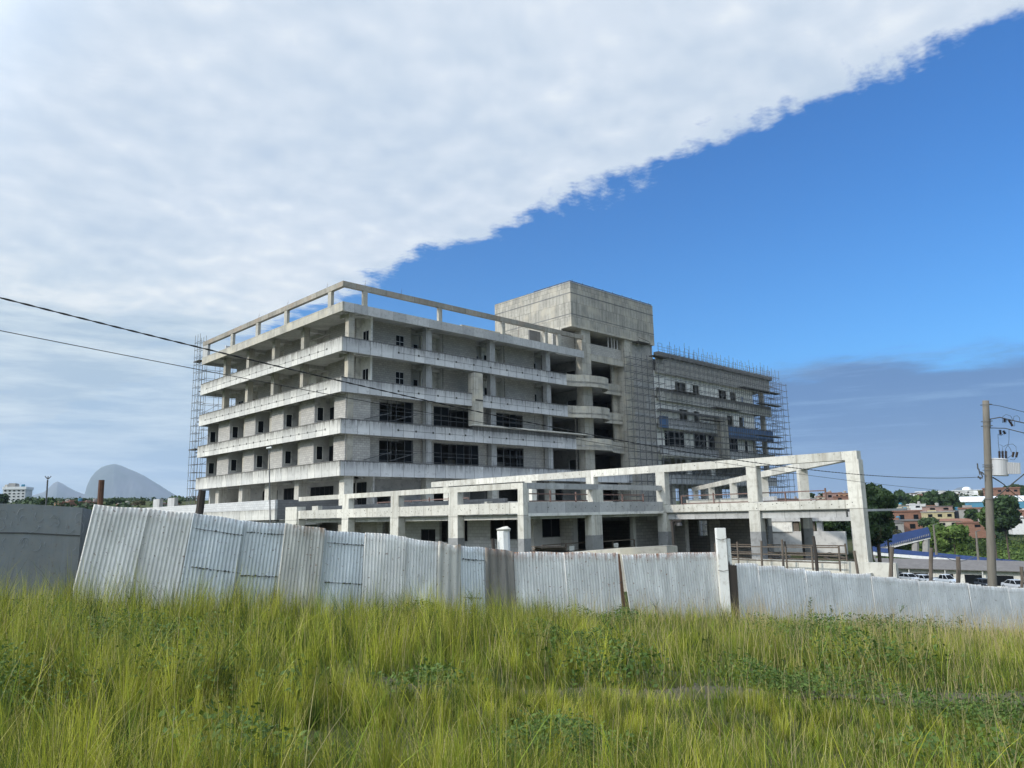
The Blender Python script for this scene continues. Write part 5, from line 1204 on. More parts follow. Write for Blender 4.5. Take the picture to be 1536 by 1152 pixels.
def tree(px, yt, yb, wpx, d, mat, label, n=2200, name='tree', nb=12, trunk=True, grp=None, low=.25, cat='tree'):
    top, u, r = frame_at(px, yt, d); bot = np.array(pixel_point(px, yb, d)); h = float(top[2]-bot[2]); w = wpx*d/FPX; g = tz(bot[0], bot[1]); bz = bot[2]
    o = thing(name, label, cat, (bot[0], bot[1], min(g, bz)), grp); blobs = []
    for i in range(nb):
        q = rng.uniform(low, .88) if i else .8; sp = (1-abs(q-.5)**1.5*1.3); a = rng.uniform(0, 2*pi); rr = w*.5*sp*rng.uniform(.25, .78); s = w*rng.uniform(.10, .25)
        if i == 0: rr = w*.08
        blobs.append((bot[0]+cos(a)*rr, bot[1]+sin(a)*rr, bz+h*q, s, s, min(s*.85, h*(1-q)*1.0+.05*h)))
    v, f = leafcloud(blobs, n, max(.2, d*.0029)*(1 if h > 3 else .7)); base = (bot[0], bot[1], min(g, bz)); npmesh('crown', v, f, mat, o, base)
    if trunk:
        m = MB(); g0 = min(g, bz)-.3; tr_ = max(.12, h*.022); mid = np.array([bot[0], bot[1], bz+h*.5]); m.tube([np.array([bot[0], bot[1], g0]), np.array([bot[0]+.02*h, bot[1], bz+h*.25]), mid, mid+np.array([0, 0, h*.25])], [tr_*1.5, tr_, tr_*.7, tr_*.2], 7)
        for b_ in blobs[:6]: m.tube([mid-np.array([0, 0, h*.15]), (mid+np.array(b_[:3]))/2, b_[:3]], [tr_*.5, tr_*.35, tr_*.12], 5)
        m.build('trunk', 'bark', o)
    return o
T = tree
T(1317, 722, 818, 58, 132, 'leaves_dark', 'tallest dark tree, right of the big concrete corner post', n=11000, nb=44, low=.08)
T(1303, 752, 812, 40, 125, 'leaves_dark', 'dark green lower tree directly beside the big corner post', n=4500, nb=16, low=.1)
T(1331, 762, 806, 30, 136, 'leaves_mid', 'mid-green bushy tree at the right foot of the tallest tree', n=4000, nb=14, low=.1)
T(1306, 790, 812, 28, 126, 'leaves_olive', 'olive-brown shrubby tree below the tallest tree', n=3000, nb=10, low=.1)
T(1322, 788, 832, 56, 214, 'leaves_olive', 'olive scrub behind the upper end of the footbridge ramp', n=2600, nb=14, low=.1, cat='bush', name='bush')
T(1275, 765, 815, 40, 150, 'leaves_dark', 'dark tree seen through the frame left of the corner post', n=2500, nb=12, low=.1)
T(1240, 765, 812, 46, 155, 'leaves_mid', 'green tree filling the opening of the low grey building', n=2500, nb=12, low=.1)
T(1348, 737, 757, 22, 420, 'leaves_dark', 'round dark tree on the skyline right of the tallest tree', n=900)
T(1366, 742, 764, 16, 400, 'leaves_dark', 'narrow dark tree left of the small white house', n=800)
T(1380, 744, 760, 22, 390, 'leaves_mid', 'green tree behind the small white house with metal roof', n=800)
T(1404, 738, 768, 34, 345, 'leaves_dark', 'broad dark tree behind the yellow house, left half of the dark mass', n=2200, nb=14, low=.1)
T(1428, 739, 770, 32, 345, 'leaves_dark', 'broad dark tree behind the verandah house, right half of the dark mass', n=2200, nb=14, low=.1)
T(1508, 746, 792, 48, 240, 'leaves_dark', 'big dark green tree right of the utility pole', n=4500, nb=20, low=.08)
T(1490, 758, 796, 30, 238, 'leaves_mid', 'green tree partly hidden by the utility pole', n=2500, nb=12, low=.08)
T(1530, 729, 750, 34, 520, 'leaves_dark', 'dark tree on the skyline at the right edge', n=1500)
T(1476, 736, 746, 18, 700, 'leaves_olive', 'olive treetop on the skyline left of the utility pole', n=600)
T(1393, 778, 792, 28, 255, 'leaves_dark', 'dark bush left of the cream clay-roofed house', n=1500, low=.1)
T(1405, 787, 822, 40, 225, 'leaves_light', 'bright green rounded bush right of the footbridge ramp', n=3500, nb=16, low=.1, cat='bush', name='bush')
T(1432, 790, 826, 40, 222, 'leaves_light', 'bright green bush below the cream house', n=3500, nb=16, low=.1, cat='bush', name='bush')
T(1360, 800, 830, 34, 215, 'leaves_mid', 'green bush behind the footbridge piers', n=1800, nb=12, low=.1, cat='bush', name='bush')
T(1215, 741, 756, 16, 380, 'leaves_dark', 'small round dark tree framed between the beams', n=700); T(1234, 741, 752, 10, 420, 'leaves_dark', 'smaller round tree framed left of the pink house', n=500)
T(1460, 764, 786, 16, 275, 'leaves_dark', 'dark tree squeezed between the grey balcony house and its neighbours', n=900)
# left skyline
T(2, 741, 762, 16, 300, 'leaves_dark', 'dark tree at the left edge of the photo', n=900); T(72, 748.5, 765, 22, 300, 'leaves_mid', 'green tree at the foot of the far light pole', n=900)
T(171, 750.5, 764, 17, 290, 'leaves_dark', 'round dark tree right of the rusty pipe stub', n=800); T(209, 752, 764, 22, 290, 'leaves_olive', 'flat-topped dark tree left of the podium', n=800)
T(191, 754, 764, 18, 310, 'leaves_dark', 'low dark tree between the round and the flat-topped trees', n=600); T(146, 753, 766, 14, 295, 'leaves_olive', 'brownish tree behind the rusty pipe stub', n=500)
T(55, 753, 764, 12, 330, 'leaves_dark', 'small tree right of the pale tower block', n=400); T(98, 751, 764, 10, 330, 'leaves_dark', 'small tree left of the red-roofed houses', n=400); T(232, 755, 766, 12, 300, 'leaves_dark', 'small tree right of the flat-topped one', n=400)
T(266, 752, 766, 14, 290, 'leaves_dark', 'small dark tree at the foot of the left scaffold', n=400); T(40, 755, 764, 12, 320, 'leaves_mid', 'low tree at the foot of the pale tower block', n=400)
for (a, b, yt, mt, lb) in ((88, 104, 753.5, 'render_orange', 'orange low house left of the palm'), (103, 121, 752, 'brick', 'red-roofed house beside the palm'), (128, 143, 752.5, 'render_pink', 'reddish house right of the palm'), (236, 262, 755, 'render_grey', 'grey low house at the foot of the left scaffold'), (176, 196, 756, 'render_cream', 'cream low house between the trees left of the podium')):
    H(a, b, yt, 766, 280, mt, 'roof_clay', lb, wins=2)
o = H(14, 35, 730, 765, 340, 'whitepaint_far', 'roof_white', 'pale many-windowed tower block on the left skyline', cat='building', storeys=7, wins=5, name='tower_block', turn=-.3, grp=None, depth=8)
c, u, r = frame_at(18, 729, 345); MB().box(c[0]-2, c[0]+2, c[1]-2, c[1]+2, c[2]-4, c[2]+.5).build('stair_tower', 'render_grey', o)
q = pixel_point(69, 760, 260); o = thing('light_pole', 'thin dark pole with a forked head on the left skyline', 'pole', tuple(q)); MB().tube([q, pixel_point(71.5, 720, 260)], .22, 5).build('shaft', 'frame_dark', o)
m = MB(); e = pixel_point(71.8, 719, 260); [m.tube([e, e+np.array([RT[0]*x, RT[1]*x, .9])], .14, 4) for x in (-.9, 0, .9)]; m.build('head', 'frame_dark', o)
q = pixel_point(234, 763, 200); o = thing('utility_pole', 'short distant pole left of the left scaffold', 'pole', tuple(q)); MB().tube([q, pixel_point(234, 749, 200)], .2, 5).build('shaft', 'frame_dark', o)
# palm
q = np.array(pixel_point(124, 764, 285)); e = np.array(pixel_point(124, 748, 285)); o = thing('palm_tree', 'small palm on the left skyline between red-roofed houses', 'palm tree', tuple(q)); MB().tube([q, e], [.25, .18], 6).build('trunk', 'bark', o)
m = MB()
for i in range(16):
    a = i*.55; L_ = random.uniform(1.3, 1.9); pts = [e+np.array([cos(a)*L_*t, sin(a)*L_*t, .9*t*1.2-1.6*t*t]) for t in (0, .3, .6, .85, 1)]
    for p_, q_ in zip(pts, pts[1:]): m.bar(p_, q_, .45, .05)
m.build('fronds', 'leaves_dark', o)
# hillside growth (uncountable)
def thicket():
    blobs = []
    for i in range(620):
        px = rng.uniform(1290, 1700); d = rng.uniform(203, 300); az = atan2(px-768, FPX); p = plan(sin(az)*d, cos(az)*d); s = rng.uniform(1.0, 2.8); blobs.append((p[0], p[1], tz(*p)+s*.25, s*1.3, s*1.3, s*.8))
    v, f = leafcloud(blobs, 90000, .45); o = npmesh('hillside_thicket', v, f, 'leaves_light'); tag(o, 'rough green thicket covering the slope beyond the car park', 'thicket', kind='stuff')
    blobs = []
    for i in range(500):
        px = rng.uniform(1200, 1700); d = rng.uniform(300, 640); az = atan2(px-768, FPX); p = plan(sin(az)*d, cos(az)*d); s = rng.uniform(1.5, 4.5); blobs.append((p[0], p[1], tz(*p)+s*.2, s*1.3, s*1.3, s*.7))
    for i in range(260):
        px = rng.uniform(-250, 290); d = rng.uniform(230, 520); az = atan2(px-768, FPX); p = plan(sin(az)*d, cos(az)*d); s = rng.uniform(1., 2.6); blobs.append((p[0], p[1], tz(*p)+s*.1, s*1.3, s*1.3, s*.7))
    v, f = leafcloud(blobs, 50000, .8); o = npmesh('far_woodland', v, f, 'leaves_dark'); tag(o, 'far dark woodland between the distant houses', 'woodland', kind='stuff')
thicket()
# mountains
def mountain(name, prof, d, depth, base_y, label):
    pxs = np.array([p[0] for p in prof], float); ys = np.array([p[1] for p in prof], float); nx, ny = 120, 34; V = np.zeros((ny, nx, 3))
    for i, px in enumerate(np.linspace(pxs[0], pxs[-1], nx)):
        y = np.interp(px, pxs, ys); c = pixel_point(px, y, d); az = atan2(px-768, FPX); uu = FW*cos(az)+RT*sin(az); z0 = pixel_point(px, base_y, d)[2]-120
        for j, t in enumerate(np.linspace(-1, 1, ny)):
            s = (1-abs(t)**1.7); k = .5+.5*s
            nz = (sin(px*.21+t*6)*.5+sin(px*.47+t*11+1)*.3+sin(px*.9-t*17)*.2)*(c[2]-z0)*.012*(1-s)*2
            V[j, i] = (c[0]+uu[0]*t*depth, c[1]+uu[1]*t*depth, z0+(c[2]-z0)*s+nz)
    f = [(j*nx+i, j*nx+i+1, (j+1)*nx+i+1, (j+1)*nx+i) for j in range(ny-1) for i in range(nx-1)]
    m = MB(); m.v = [tuple(float(c) for c in p) for p in V.reshape(-1, 3)]; m.f = f; o = m.build(name, 'rock', None, smooth=True); tag(o, label, 'mountain', kind='structure')
m_, nt, b_ = newmat('rock'); g = nt.nodes.new('ShaderNodeNewGeometry'); n1 = noise(nt, g.outputs['Position'], .0018, 4, .5); s_ = nt.nodes.new('ShaderNodeSeparateXYZ'); L(nt, g.outputs['Normal'], s_.inputs[0])
L(nt, mixc(nt, ramp(nt, n1, [(.42, 0.0), (.6, 1.0)]), (.13, .13, .13), (.06, .075, .055)), b_.inputs['Base Color']); b_.inputs['Roughness'].default_value = 1; bump(nt, b_, n1, 1, 40); MAT['rock'] = m_
MD = 8000.0
mountain('mountain', [(118, 775), (124, 750), (127, 741), (131, 727), (136, 717), (143, 708), (152, 701), (162, 697.5), (172, 696), (182, 698.5), (192, 703), (203, 707.5), (215, 713), (228, 721), (240, 728), (252, 736), (264, 743), (274, 748), (290, 753), (330, 765)], MD, 1000, 760, 'domed grey rock mountain on the left horizon')
mountain('mountain', [(20, 760), (38, 748), (52, 742), (66, 738), (74, 731), (80, 725), (86, 722), (93, 725), (101, 730), (112, 736), (122, 740), (140, 745), (170, 752), (200, 765)], MD*1.04, 1000, 762, 'smaller pointed mountain left of the rock dome')
mountain('mountain', [(1405, 755), (1418, 745), (1428, 736), (1437, 731.5), (1447, 730), (1457, 732.5), (1466, 737), (1480, 741), (1520, 748), (1560, 758)], MD, 800, 756, 'low blue hill on the right horizon behind the domed building')
# ------------------------------------------------------------------ grass verge
def fd_at(az): return np.interp(az, AZ, FD)
def sample(n, d0, d1, fw=1.0, power=1.0):
    n = int(n*1.22)
    """random plan points by bearing and distance, even per square metre"""
    az = rng.uniform(-fw, fw, n*3); d = np.sqrt(rng.uniform(d0**2, d1**2, n*3))
    keep = d < fd_at(az)+rng.uniform(-.5, .35, n*3); az, d = az[keep][:n], d[keep][:n]
    return np.sin(az)*d, np.cos(az)*d
def patch(cx, cy, s, ph):   # smooth pattern 0..1
    return .5+.25*(np.sin(cx*s+ph)+np.sin(cy*s*1.3+ph*2)+.7*np.sin((cx+cy)*s*2.1+ph)*np.cos((cx-cy)*s*1.7))
def blades(cx, cy, h, w, lean, colA, colB, segs=4, bdir=None, amix=0.0):
    n = len(cx); X = cx*RT[0]+cy*FW[0]; Y = cx*RT[1]+cy*FW[1]; Z = terr(X, Y)-.03
    a = rng.uniform(0, 2*pi, n); dx, dy = np.cos(a), np.sin(a)
    if bdir is not None: dx = dx*(1-amix)+np.cos(bdir)*amix; dy = dy*(1-amix)+np.sin(bdir)*amix
    b = rng.uniform(0, 2*pi, n)
    wx, wy = np.cos(b), np.sin(b)
    V = np.zeros((n, (segs)*2+1, 3)); C = np.zeros((n, segs*2+1, 4)); C[..., 3] = 1
    for s in range(segs+1):
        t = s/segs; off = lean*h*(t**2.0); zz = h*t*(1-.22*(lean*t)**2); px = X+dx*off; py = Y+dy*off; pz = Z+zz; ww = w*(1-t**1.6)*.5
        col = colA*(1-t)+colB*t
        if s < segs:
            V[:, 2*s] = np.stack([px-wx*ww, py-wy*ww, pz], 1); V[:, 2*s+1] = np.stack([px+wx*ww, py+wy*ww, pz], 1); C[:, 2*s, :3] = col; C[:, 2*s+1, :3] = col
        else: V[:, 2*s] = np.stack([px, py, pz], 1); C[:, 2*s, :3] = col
    k = segs*2+1; base = np.arange(n)[:, None]*k; F = []
    for s in range(segs-1): F.append(base+np.array([[2*s, 2*s+1, 2*s+3, 2*s+2]]))
    F4 = np.concatenate(F); F3 = base+np.array([[2*segs-2, 2*segs-1, 2*segs]])
    return V.reshape(-1, 3), C.reshape(-1, 4), F4, F3
def emit(name, parts, label, cat='grass'):
    vs, cs, f4, f3, o_ = [], [], [], [], 0
    for V, C, A, Bq in parts: vs.append(V); cs.append(C); f4.append(A+o_); f3.append(Bq+o_); o_ += len(V)
    V = np.concatenate(vs); C = np.concatenate(cs); A = np.concatenate(f4); Bq = np.concatenate(f3); me = bpy.data.meshes.new(name)
    me.vertices.add(len(V)); me.vertices.foreach_set('co', V.astype(np.float32).ravel()); me.loops.add(A.size+Bq.size); me.loops.foreach_set('vertex_index', np.concatenate([A.ravel(), Bq.ravel()]).astype(np.int32))
    me.polygons.add(len(A)+len(Bq)); me.polygons.foreach_set('loop_start', np.concatenate([np.arange(len(A))*4, A.size+np.arange(len(Bq))*3]).astype(np.int32)); me.update(calc_edges=True)
    at = me.color_attributes.new('tint', 'FLOAT_COLOR', 'POINT'); at.data.foreach_set('color', C.astype(np.float32).ravel()); me.materials.append(MAT['grass'])
    o = bpy.data.objects.new(name, me); COL.objects.link(o); tag(o, label, cat, kind='stuff'); return o
G1 = np.array([.205, .265, .028]); G2 = np.array([.53, .52, .058]); G3 = np.array([.58, .51, .17]); G4 = np.array([.045, .080, .016]); STR = np.array([.48, .39, .22]); PUR = np.array([.32, .22, .16])
def hollow(cx, cy):   # the worn strip across the verge
    mid = 9.6+.10*cx; return .88*np.exp(-((cy-mid)/.58)**2)*(cx > -3.2)*np.clip((cx+3.4)/2, 0, 1)
def hfac(cx, cy):     # the stretch before the worn strip stays low, so the strip shows
    sg = lambda v: 1/(1+np.exp(-np.clip(v, -30, 30)))
    return 1-.60*sg((cy-5.5)/.35)*sg((10.0+.10*cx-cy)/.22)*sg((cx+2.7)/.45)
def tall(cx, cy):     # where the tall tussocks stand: left and along the fence; right part is lower and mixed
    fdist = np.hypot(cx, cy)/fd_at(np.arctan2(cx, cy)); return np.clip(.66-.060*cx+.5*(fdist-.55)+.35*(patch(cx, cy, .9, 2.2)-.5)*2, .24, 1.3)
def tussocks(nt_, per, d0, d1, hm, w, spread):
    cx, cy = sample(nt_, d0, d1); tl_ = tall(cx, cy); keep = (rng.random(len(cx)) > .95*hollow(cx, cy)) & ((patch(cx, cy, 1.9, .7)+.4*(patch(cx, cy, 4.1, 2.7)-.5) > .36) | (rng.random(len(cx)) < .30)) & (rng.random(len(cx)) < .45+.6*tl_); cx, cy = cx[keep], cy[keep]; tl_ = tl_[keep]; n = len(cx)
    P1 = patch(cx, cy, .55, 1.3); sc = (rng.uniform(.45, 1.15, n)+.35*(rng.random(n) > .88))*(.45+.65*tl_)
    P2 = patch(cx, cy, 1.6, 5.1); tone = np.clip(P1*.45+.55*(P2-.35)+.25*np.exp(-((cx+5)/4)**2)+rng.normal(.12, .30, n), 0, 1); base = np.repeat(np.arange(n), per); N = n*per
    ang = rng.uniform(0, 2*pi, N); rr = np.abs(rng.normal(0, spread, N)); X = cx[base]+np.cos(ang)*rr; Y = cy[base]+np.sin(ang)*rr
    sc = sc*hfac(cx, cy); h = hm*sc[base]*rng.uniform(.4, 1.15, N); lean = np.abs(rng.normal(.25+.25*rng.random(n)[base], .25, N))
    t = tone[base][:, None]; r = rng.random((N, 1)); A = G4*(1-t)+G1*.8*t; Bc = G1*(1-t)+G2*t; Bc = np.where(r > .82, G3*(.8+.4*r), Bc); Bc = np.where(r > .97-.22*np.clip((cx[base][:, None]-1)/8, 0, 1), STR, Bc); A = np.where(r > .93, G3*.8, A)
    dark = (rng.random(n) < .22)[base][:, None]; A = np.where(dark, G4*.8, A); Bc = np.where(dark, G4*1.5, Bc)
    br = rng.uniform(.45, 1.4, n)[base][:, None]*rng.uniform(.7, 1.3, (N, 1)); return blades(X, Y, h, w*rng.uniform(.5, 1.3, N), lean, A*br, Bc*br, bdir=rng.uniform(0, 2*pi, n)[base], amix=.55)
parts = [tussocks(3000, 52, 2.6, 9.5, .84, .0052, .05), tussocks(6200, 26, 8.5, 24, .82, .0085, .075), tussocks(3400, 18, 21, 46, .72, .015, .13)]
def broad(n, d0, d1):      # single broad arching blades, light green and yellow
    cx, cy = sample(n, d0, d1); n = len(cx); r = rng.random((n, 1)); A = G1*.8+0*r; Bc = np.where(r > .5, G2*1.15, np.array([.30, .42, .05])); Bc = np.where(r > .9, STR, Bc)
    return blades(cx, cy, rng.uniform(.5, 1.05, n)*hfac(cx, cy), rng.uniform(.007, .013, n), np.abs(rng.normal(.55, .25, n)), A, Bc, segs=6)
parts += [broad(900, 2.8, 11), broad(1500, 10, 24)]
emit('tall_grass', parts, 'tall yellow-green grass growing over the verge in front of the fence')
# fine short undergrowth blades
def under(n, d0, d1, hm, w):
    cx, cy = sample(n, d0, d1); k = rng.random(len(cx)) > .8*hollow(cx, cy); cx, cy = cx[k], cy[k]; n = len(cx); r = rng.random((n, 1)); A = G4*(.6+.6*r); Bc = G1*(.7+.7*r); Bc = np.where(r > .85, G3, Bc)
    return blades(cx, cy, hm*rng.uniform(.4, 1.2, n)*(.35+.65*hfac(cx, cy)), w*rng.uniform(.7, 1.3, n), np.abs(rng.normal(.4, .3, n)), A, Bc, segs=3)
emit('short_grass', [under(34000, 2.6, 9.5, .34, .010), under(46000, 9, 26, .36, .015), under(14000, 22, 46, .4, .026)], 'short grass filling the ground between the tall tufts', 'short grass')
# thin seed stalks, straw and purple
def stalks(n, d0, d1, hm, w):
    cx, cy = sample(n, d0, d1); n = len(cx); k = rng.random(n) < .35+.65*np.clip((cx+1)/6, 0, 1); cx, cy = cx[k], cy[k]; n = len(cx)
    r = rng.random((n, 1)); A = np.where(r > .5, G3, STR)*1.0+0*r; Bc = np.where(r > .6, PUR, STR)+0*r
    return blades(cx, cy, hm*rng.uniform(.6, 1.25, n)*(.25+.75*hfac(cx, cy)), w*rng.uniform(.7, 1.2, n), np.abs(rng.normal(.22, .2, n)), A, Bc, segs=5)
emit('seed_stalks', [stalks(1300, 3.2, 9, .95, .0042), stalks(4200, 9, 24, 1.0, .0065), stalks(4200, 20, 46, 1.05, .015)], 'thin straw-coloured and purplish seed stalks standing in the grass', 'seed stalks')
# broad-leaved low weeds in dark patches
def weeds():
    c_ = [(-3.2, 8.2, 1.1), (-6.0, 11.5, 1.6), (-1.9, 5.6, .55), (1.2, 10.5, .8), (3.3, 9.8, .7), (-2.2, 18.6, .8), (.9, 13.0, .8), (4.8, 8.6, .9), (3.6, 6.2, .6), (6.5, 17, 1.2), (9.5, 21, 1.4), (-4.6, 6.8, .7), (2.4, 20.5, 1.0), (-1.0, 8.9, .6), (12.5, 25, 1.5), (.3, 6.2, .5), (5.6, 12.5, 1.0), (-8, 13.8, 1.0)]
    vs = []; n_ = 0
    for (x, y, s) in c_:
        big_ = rng.random() < .35; n = int((1300 if big_ else 5200)*s/ (1+y*.03)); cx = x+rng.normal(0, s*.55, n); cy = y+rng.normal(0, s*.5, n); X = cx*RT[0]+cy*FW[0]; Y = cx*RT[1]+cy*FW[1]; Z = terr(X, Y)+rng.beta(1.6, 1.3, n)*(.58+.12*np.sin(cx*5))*(.25+.75*hfac(cx, cy))
        c = np.stack([X, Y, Z], 1); d = rng.normal(size=(n, 3)); d[:, 2] = np.abs(d[:, 2])+.6; d /= np.linalg.norm(d, axis=1)[:, None]; t1 = np.cross(d, rng.normal(size=(n, 3))); t1 /= np.linalg.norm(t1, axis=1)[:, None]; t2 = np.cross(d, t1)
        sz = rng.uniform(.005, .013, n)[:, None]*(1+y*.05)*(1.6 if big_ else 1); vs.append(np.stack([c-t1*sz*1.5, c-t2*sz*.8, c+t1*sz*1.5, c+t2*sz*.8], 1).reshape(-1, 3))
    v = np.concatenate(vs); f = np.arange(len(v)).reshape(-1, 4); o = npmesh('leafy_weeds', v, f, 'weed_leaf'); tag(o, 'low dark broad-leaved weeds growing in patches among the grass', 'weeds', kind='stuff')
weeds()
# single taller weeds
def weed(px, yt, d, label, n=46, w=.16, leaf=.035, h=None, mat='weed_leaf', lean=0.0, branchy=False):
    p = pixel_point(px, yt+30, d)[:2]; g = tz(*p); top = np.array(pixel_point(px+lean, yt, d)); base = np.array([p[0], p[1], g]); o = thing('tall_weed', label, 'weed', tuple(base)); m = MB(); stems = [(base, top)]
    if branchy: 
        for i in range(6): t = rng.uniform(.35, .8); q = base+(top-base)*t; stems.append((q, q+np.array([rng.normal(0, .16), rng.normal(0, .16), rng.uniform(.15, .35)])))
    for a, b in stems: m.tube([a, (a+b)/2+rng.normal(0, .01, 3), b], [.007, .005, .002], 4)
    m.build('stem', 'leaves_mid', o); vs = []
    for i in range(n):
        a, b = stems[i % len(stems)] if branchy else stems[0]; t = rng.uniform(.35 if not branchy else .1, 1.0); c = a+(b-a)*t; an = rng.uniform(0, 2*pi); ln = leaf*rng.uniform(.7, 1.4)*(1.4-.6*t); dr = np.array([cos(an), sin(an), rng.uniform(.1, .6)]); sd = np.array([-sin(an), cos(an), rng.uniform(-.3, .3)])
        vs += [c, c+dr*ln+sd*ln*.45, c+dr*ln*2.2, c+dr*ln-sd*ln*.45]
    v = np.array(vs); npmesh('leaves', v, np.arange(len(v)).reshape(-1, 4), mat, o, tuple(base)); return o
weed(1215, 897, 28.5, 'tall leafy weed in front of the straight fence run, below the leaning dark stake', n=60, leaf=.05); weed(1247, 909, 29.5, 'shorter leafy weed right of the tallest one', n=40, leaf=.05)
weed(1333, 922, 30.5, 'bright green bushy weed in front of the straight fence run', n=120, leaf=.05, branchy=True); weed(1352, 907, 31, 'dark leaning seed weed with two heads before the straight fence run', n=14, leaf=.04, lean=-3, branchy=True)
weed(1312, 925, 30.5, 'pale feathery weed left of the bright green bushy one', n=90, leaf=.035, branchy=True); weed(1395, 925, 33, 'feathery weed before the fence under the white hatchbacks', n=90, leaf=.04, branchy=True); weed(1440, 926, 35, 'feathery green weed before the fence left of the utility pole foot', n=110, leaf=.045, branchy=True)
weed(853, 861, 21.5, 'slender tall weed standing against the rusty whitish sheets', n=50, leaf=.022); weed(434, 890, 18.0, 'dark thick-stemmed weed in front of the rust-topped sheet', n=26, leaf=.035, lean=6)
weed(560, 905, 18.5, 'small weed at the foot of the dented grey-white sheet', n=30, leaf=.03, branchy=True); weed(708, 885, 20.2, 'dark dotted weed against the narrow blue sheet', n=26, leaf=.028, branchy=True); weed(820, 885, 21, 'thin branching weed with small heads by the whitish sheets', n=26, leaf=.02, branchy=True)
weed(985, 898, 23.5, 'wispy branched weed right of the brown gap strip', n=26, leaf=.02, branchy=True); weed(960, 915, 23.0, 'purplish low weed at the foot of the tilted pale sheet', n=60, leaf=.03, branchy=True)
for (px, yt, d, lb) in ((612, 915, 16.5, 'dark trailing vine-like weed arching over the grass, left part'), (648, 922, 16.2, 'dark trailing weed arching over the grass, right part'), (630, 935, 15.5, 'low dark leafy weed under the trailing ones')): weed(px, yt, d, lb, n=150, leaf=.035, branchy=True)
# soil and stones of the worn strip
def strip_soil():
    m = MB(); xs = np.linspace(-3.2, 8.5, 60)
    for i, x in enumerate(xs): pass
    rows = []
    for x in xs:
        for t in np.linspace(-1, 1, 7): cy = 9.6+.10*x+t*(.55+.12*sin(x*3)); p = plan(x, cy); rows.append((float(p[0]), float(p[1]), tz(*p)+.012+.02*(1-t*t)))
    m.v = rows; m.f = [(i*7+j, i*7+j+1, (i+1)*7+j+1, (i+1)*7+j) for i in range(len(xs)-1) for j in range(6)]; tag(m.build('worn_track', 'soil', None, smooth=True), kind='structure')
    s = MB()
    for i in range(110):
        x = rng.uniform(-3, 8.5); cy = 9.6+.10*x+rng.normal(0, .35); p = plan(x, cy); r_ = rng.uniform(.012, .045); c = np.array([p[0], p[1], tz(*p)+.03]); lo = [c+np.array([cos(a)*r_*rng.uniform(.7, 1.2), sin(a)*r_*rng.uniform(.7, 1.2), -r_*.5]) for a in (0, 1.6, 3.1, 4.7)]; s.hull8(lo, [q*.5+c*.5+np.array([0, 0, r_*.9]) for q in lo])
    tag(s.build('gravel', 'yard', None), 'small dull stones on the worn strip of soil', 'gravel', kind='stuff')
strip_soil()
# ------------------------------------------------------------------ sky, sun, air
SUN_AZ, SUN_EL = radians(-118), radians(30)
sd = RT*sin(SUN_AZ)+FW*cos(SUN_AZ); sdir = Vector((sd[0]*cos(SUN_EL), sd[1]*cos(SUN_EL), sin(SUN_EL)))
W = bpy.data.worlds.new('World'); S.world = W; W.use_nodes = True; nt = W.node_tree; nt.nodes.clear()
out = nt.nodes.new('ShaderNodeOutputWorld'); sky = nt.nodes.new('ShaderNodeTexSky'); sky.sky_type = 'NISHITA'; sky.sun_disc = False
sky.sun_elevation = SUN_EL; sky.sun_rotation = atan2(sdir.x, sdir.y); sky.altitude = 100; sky.air_density = 1.0; sky.dust_density = .6; sky.ozone_density = 3.0
geo = nt.nodes.new('ShaderNodeNewGeometry'); tc = nt.nodes.new('ShaderNodeTexCoord'); sp = nt.nodes.new('ShaderNodeSeparateXYZ'); L(nt, tc.outputs['Generated'], sp.inputs[0])
zc = mth(nt, 'MAXIMUM', sp.outputs[2], .035); px_ = mth(nt, 'DIVIDE', sp.outputs[0], zc); py_ = mth(nt, 'DIVIDE', sp.outputs[1], zc)
cv = nt.nodes.new('ShaderNodeCombineXYZ'); L(nt, px_, cv.inputs[0]); L(nt, py_, cv.inputs[1]); P = cv.outputs[0]
def sstep(v, a, b):
    m = nt.nodes.new('ShaderNodeMapRange'); m.interpolation_type = 'SMOOTHSTEP'; L(nt, v, m.inputs[0]); m.inputs[1].default_value = a; m.inputs[2].default_value = b; return m.outputs[0]
# warp the sheet coordinates a little so puffs are not regular
wn = nt.nodes.new('ShaderNodeTexNoise'); wn.inputs['Scale'].default_value = 1.1; wn.inputs['Detail'].default_value = 3; L(nt, P, wn.inputs['Vector'])
wv = nt.nodes.new('ShaderNodeVectorMath'); wv.operation = 'MULTIPLY_ADD'; L(nt, wn.outputs[1], wv.inputs[0]); wv.inputs[1].default_value = (.22, .22, 0); L(nt, P, wv.inputs[2]); PW = wv.outputs[0]
big = noise(nt, PW, .9, 3, .5); mid = noise(nt, PW, 4.2, 5, .6); fine = noise(nt, PW, 17, 6, .62); rip = noise(nt, PW, 8.5, 3, .5)
e = mth(nt, 'ADD', px_, mth(nt, 'ADD', mth(nt, 'MULTIPLY', mth(nt, 'SUBTRACT', mid, .5), .42), mth(nt, 'ADD', mth(nt, 'MULTIPLY', mth(nt, 'SUBTRACT', fine, .5), .22), mth(nt, 'MULTIPLY', mth(nt, 'SUBTRACT', noise(nt, PW, 1.8, 2, .45), .5), .34))))
deck = mth(nt, 'SUBTRACT', 1.0, sstep(e, 1.67, 1.80))
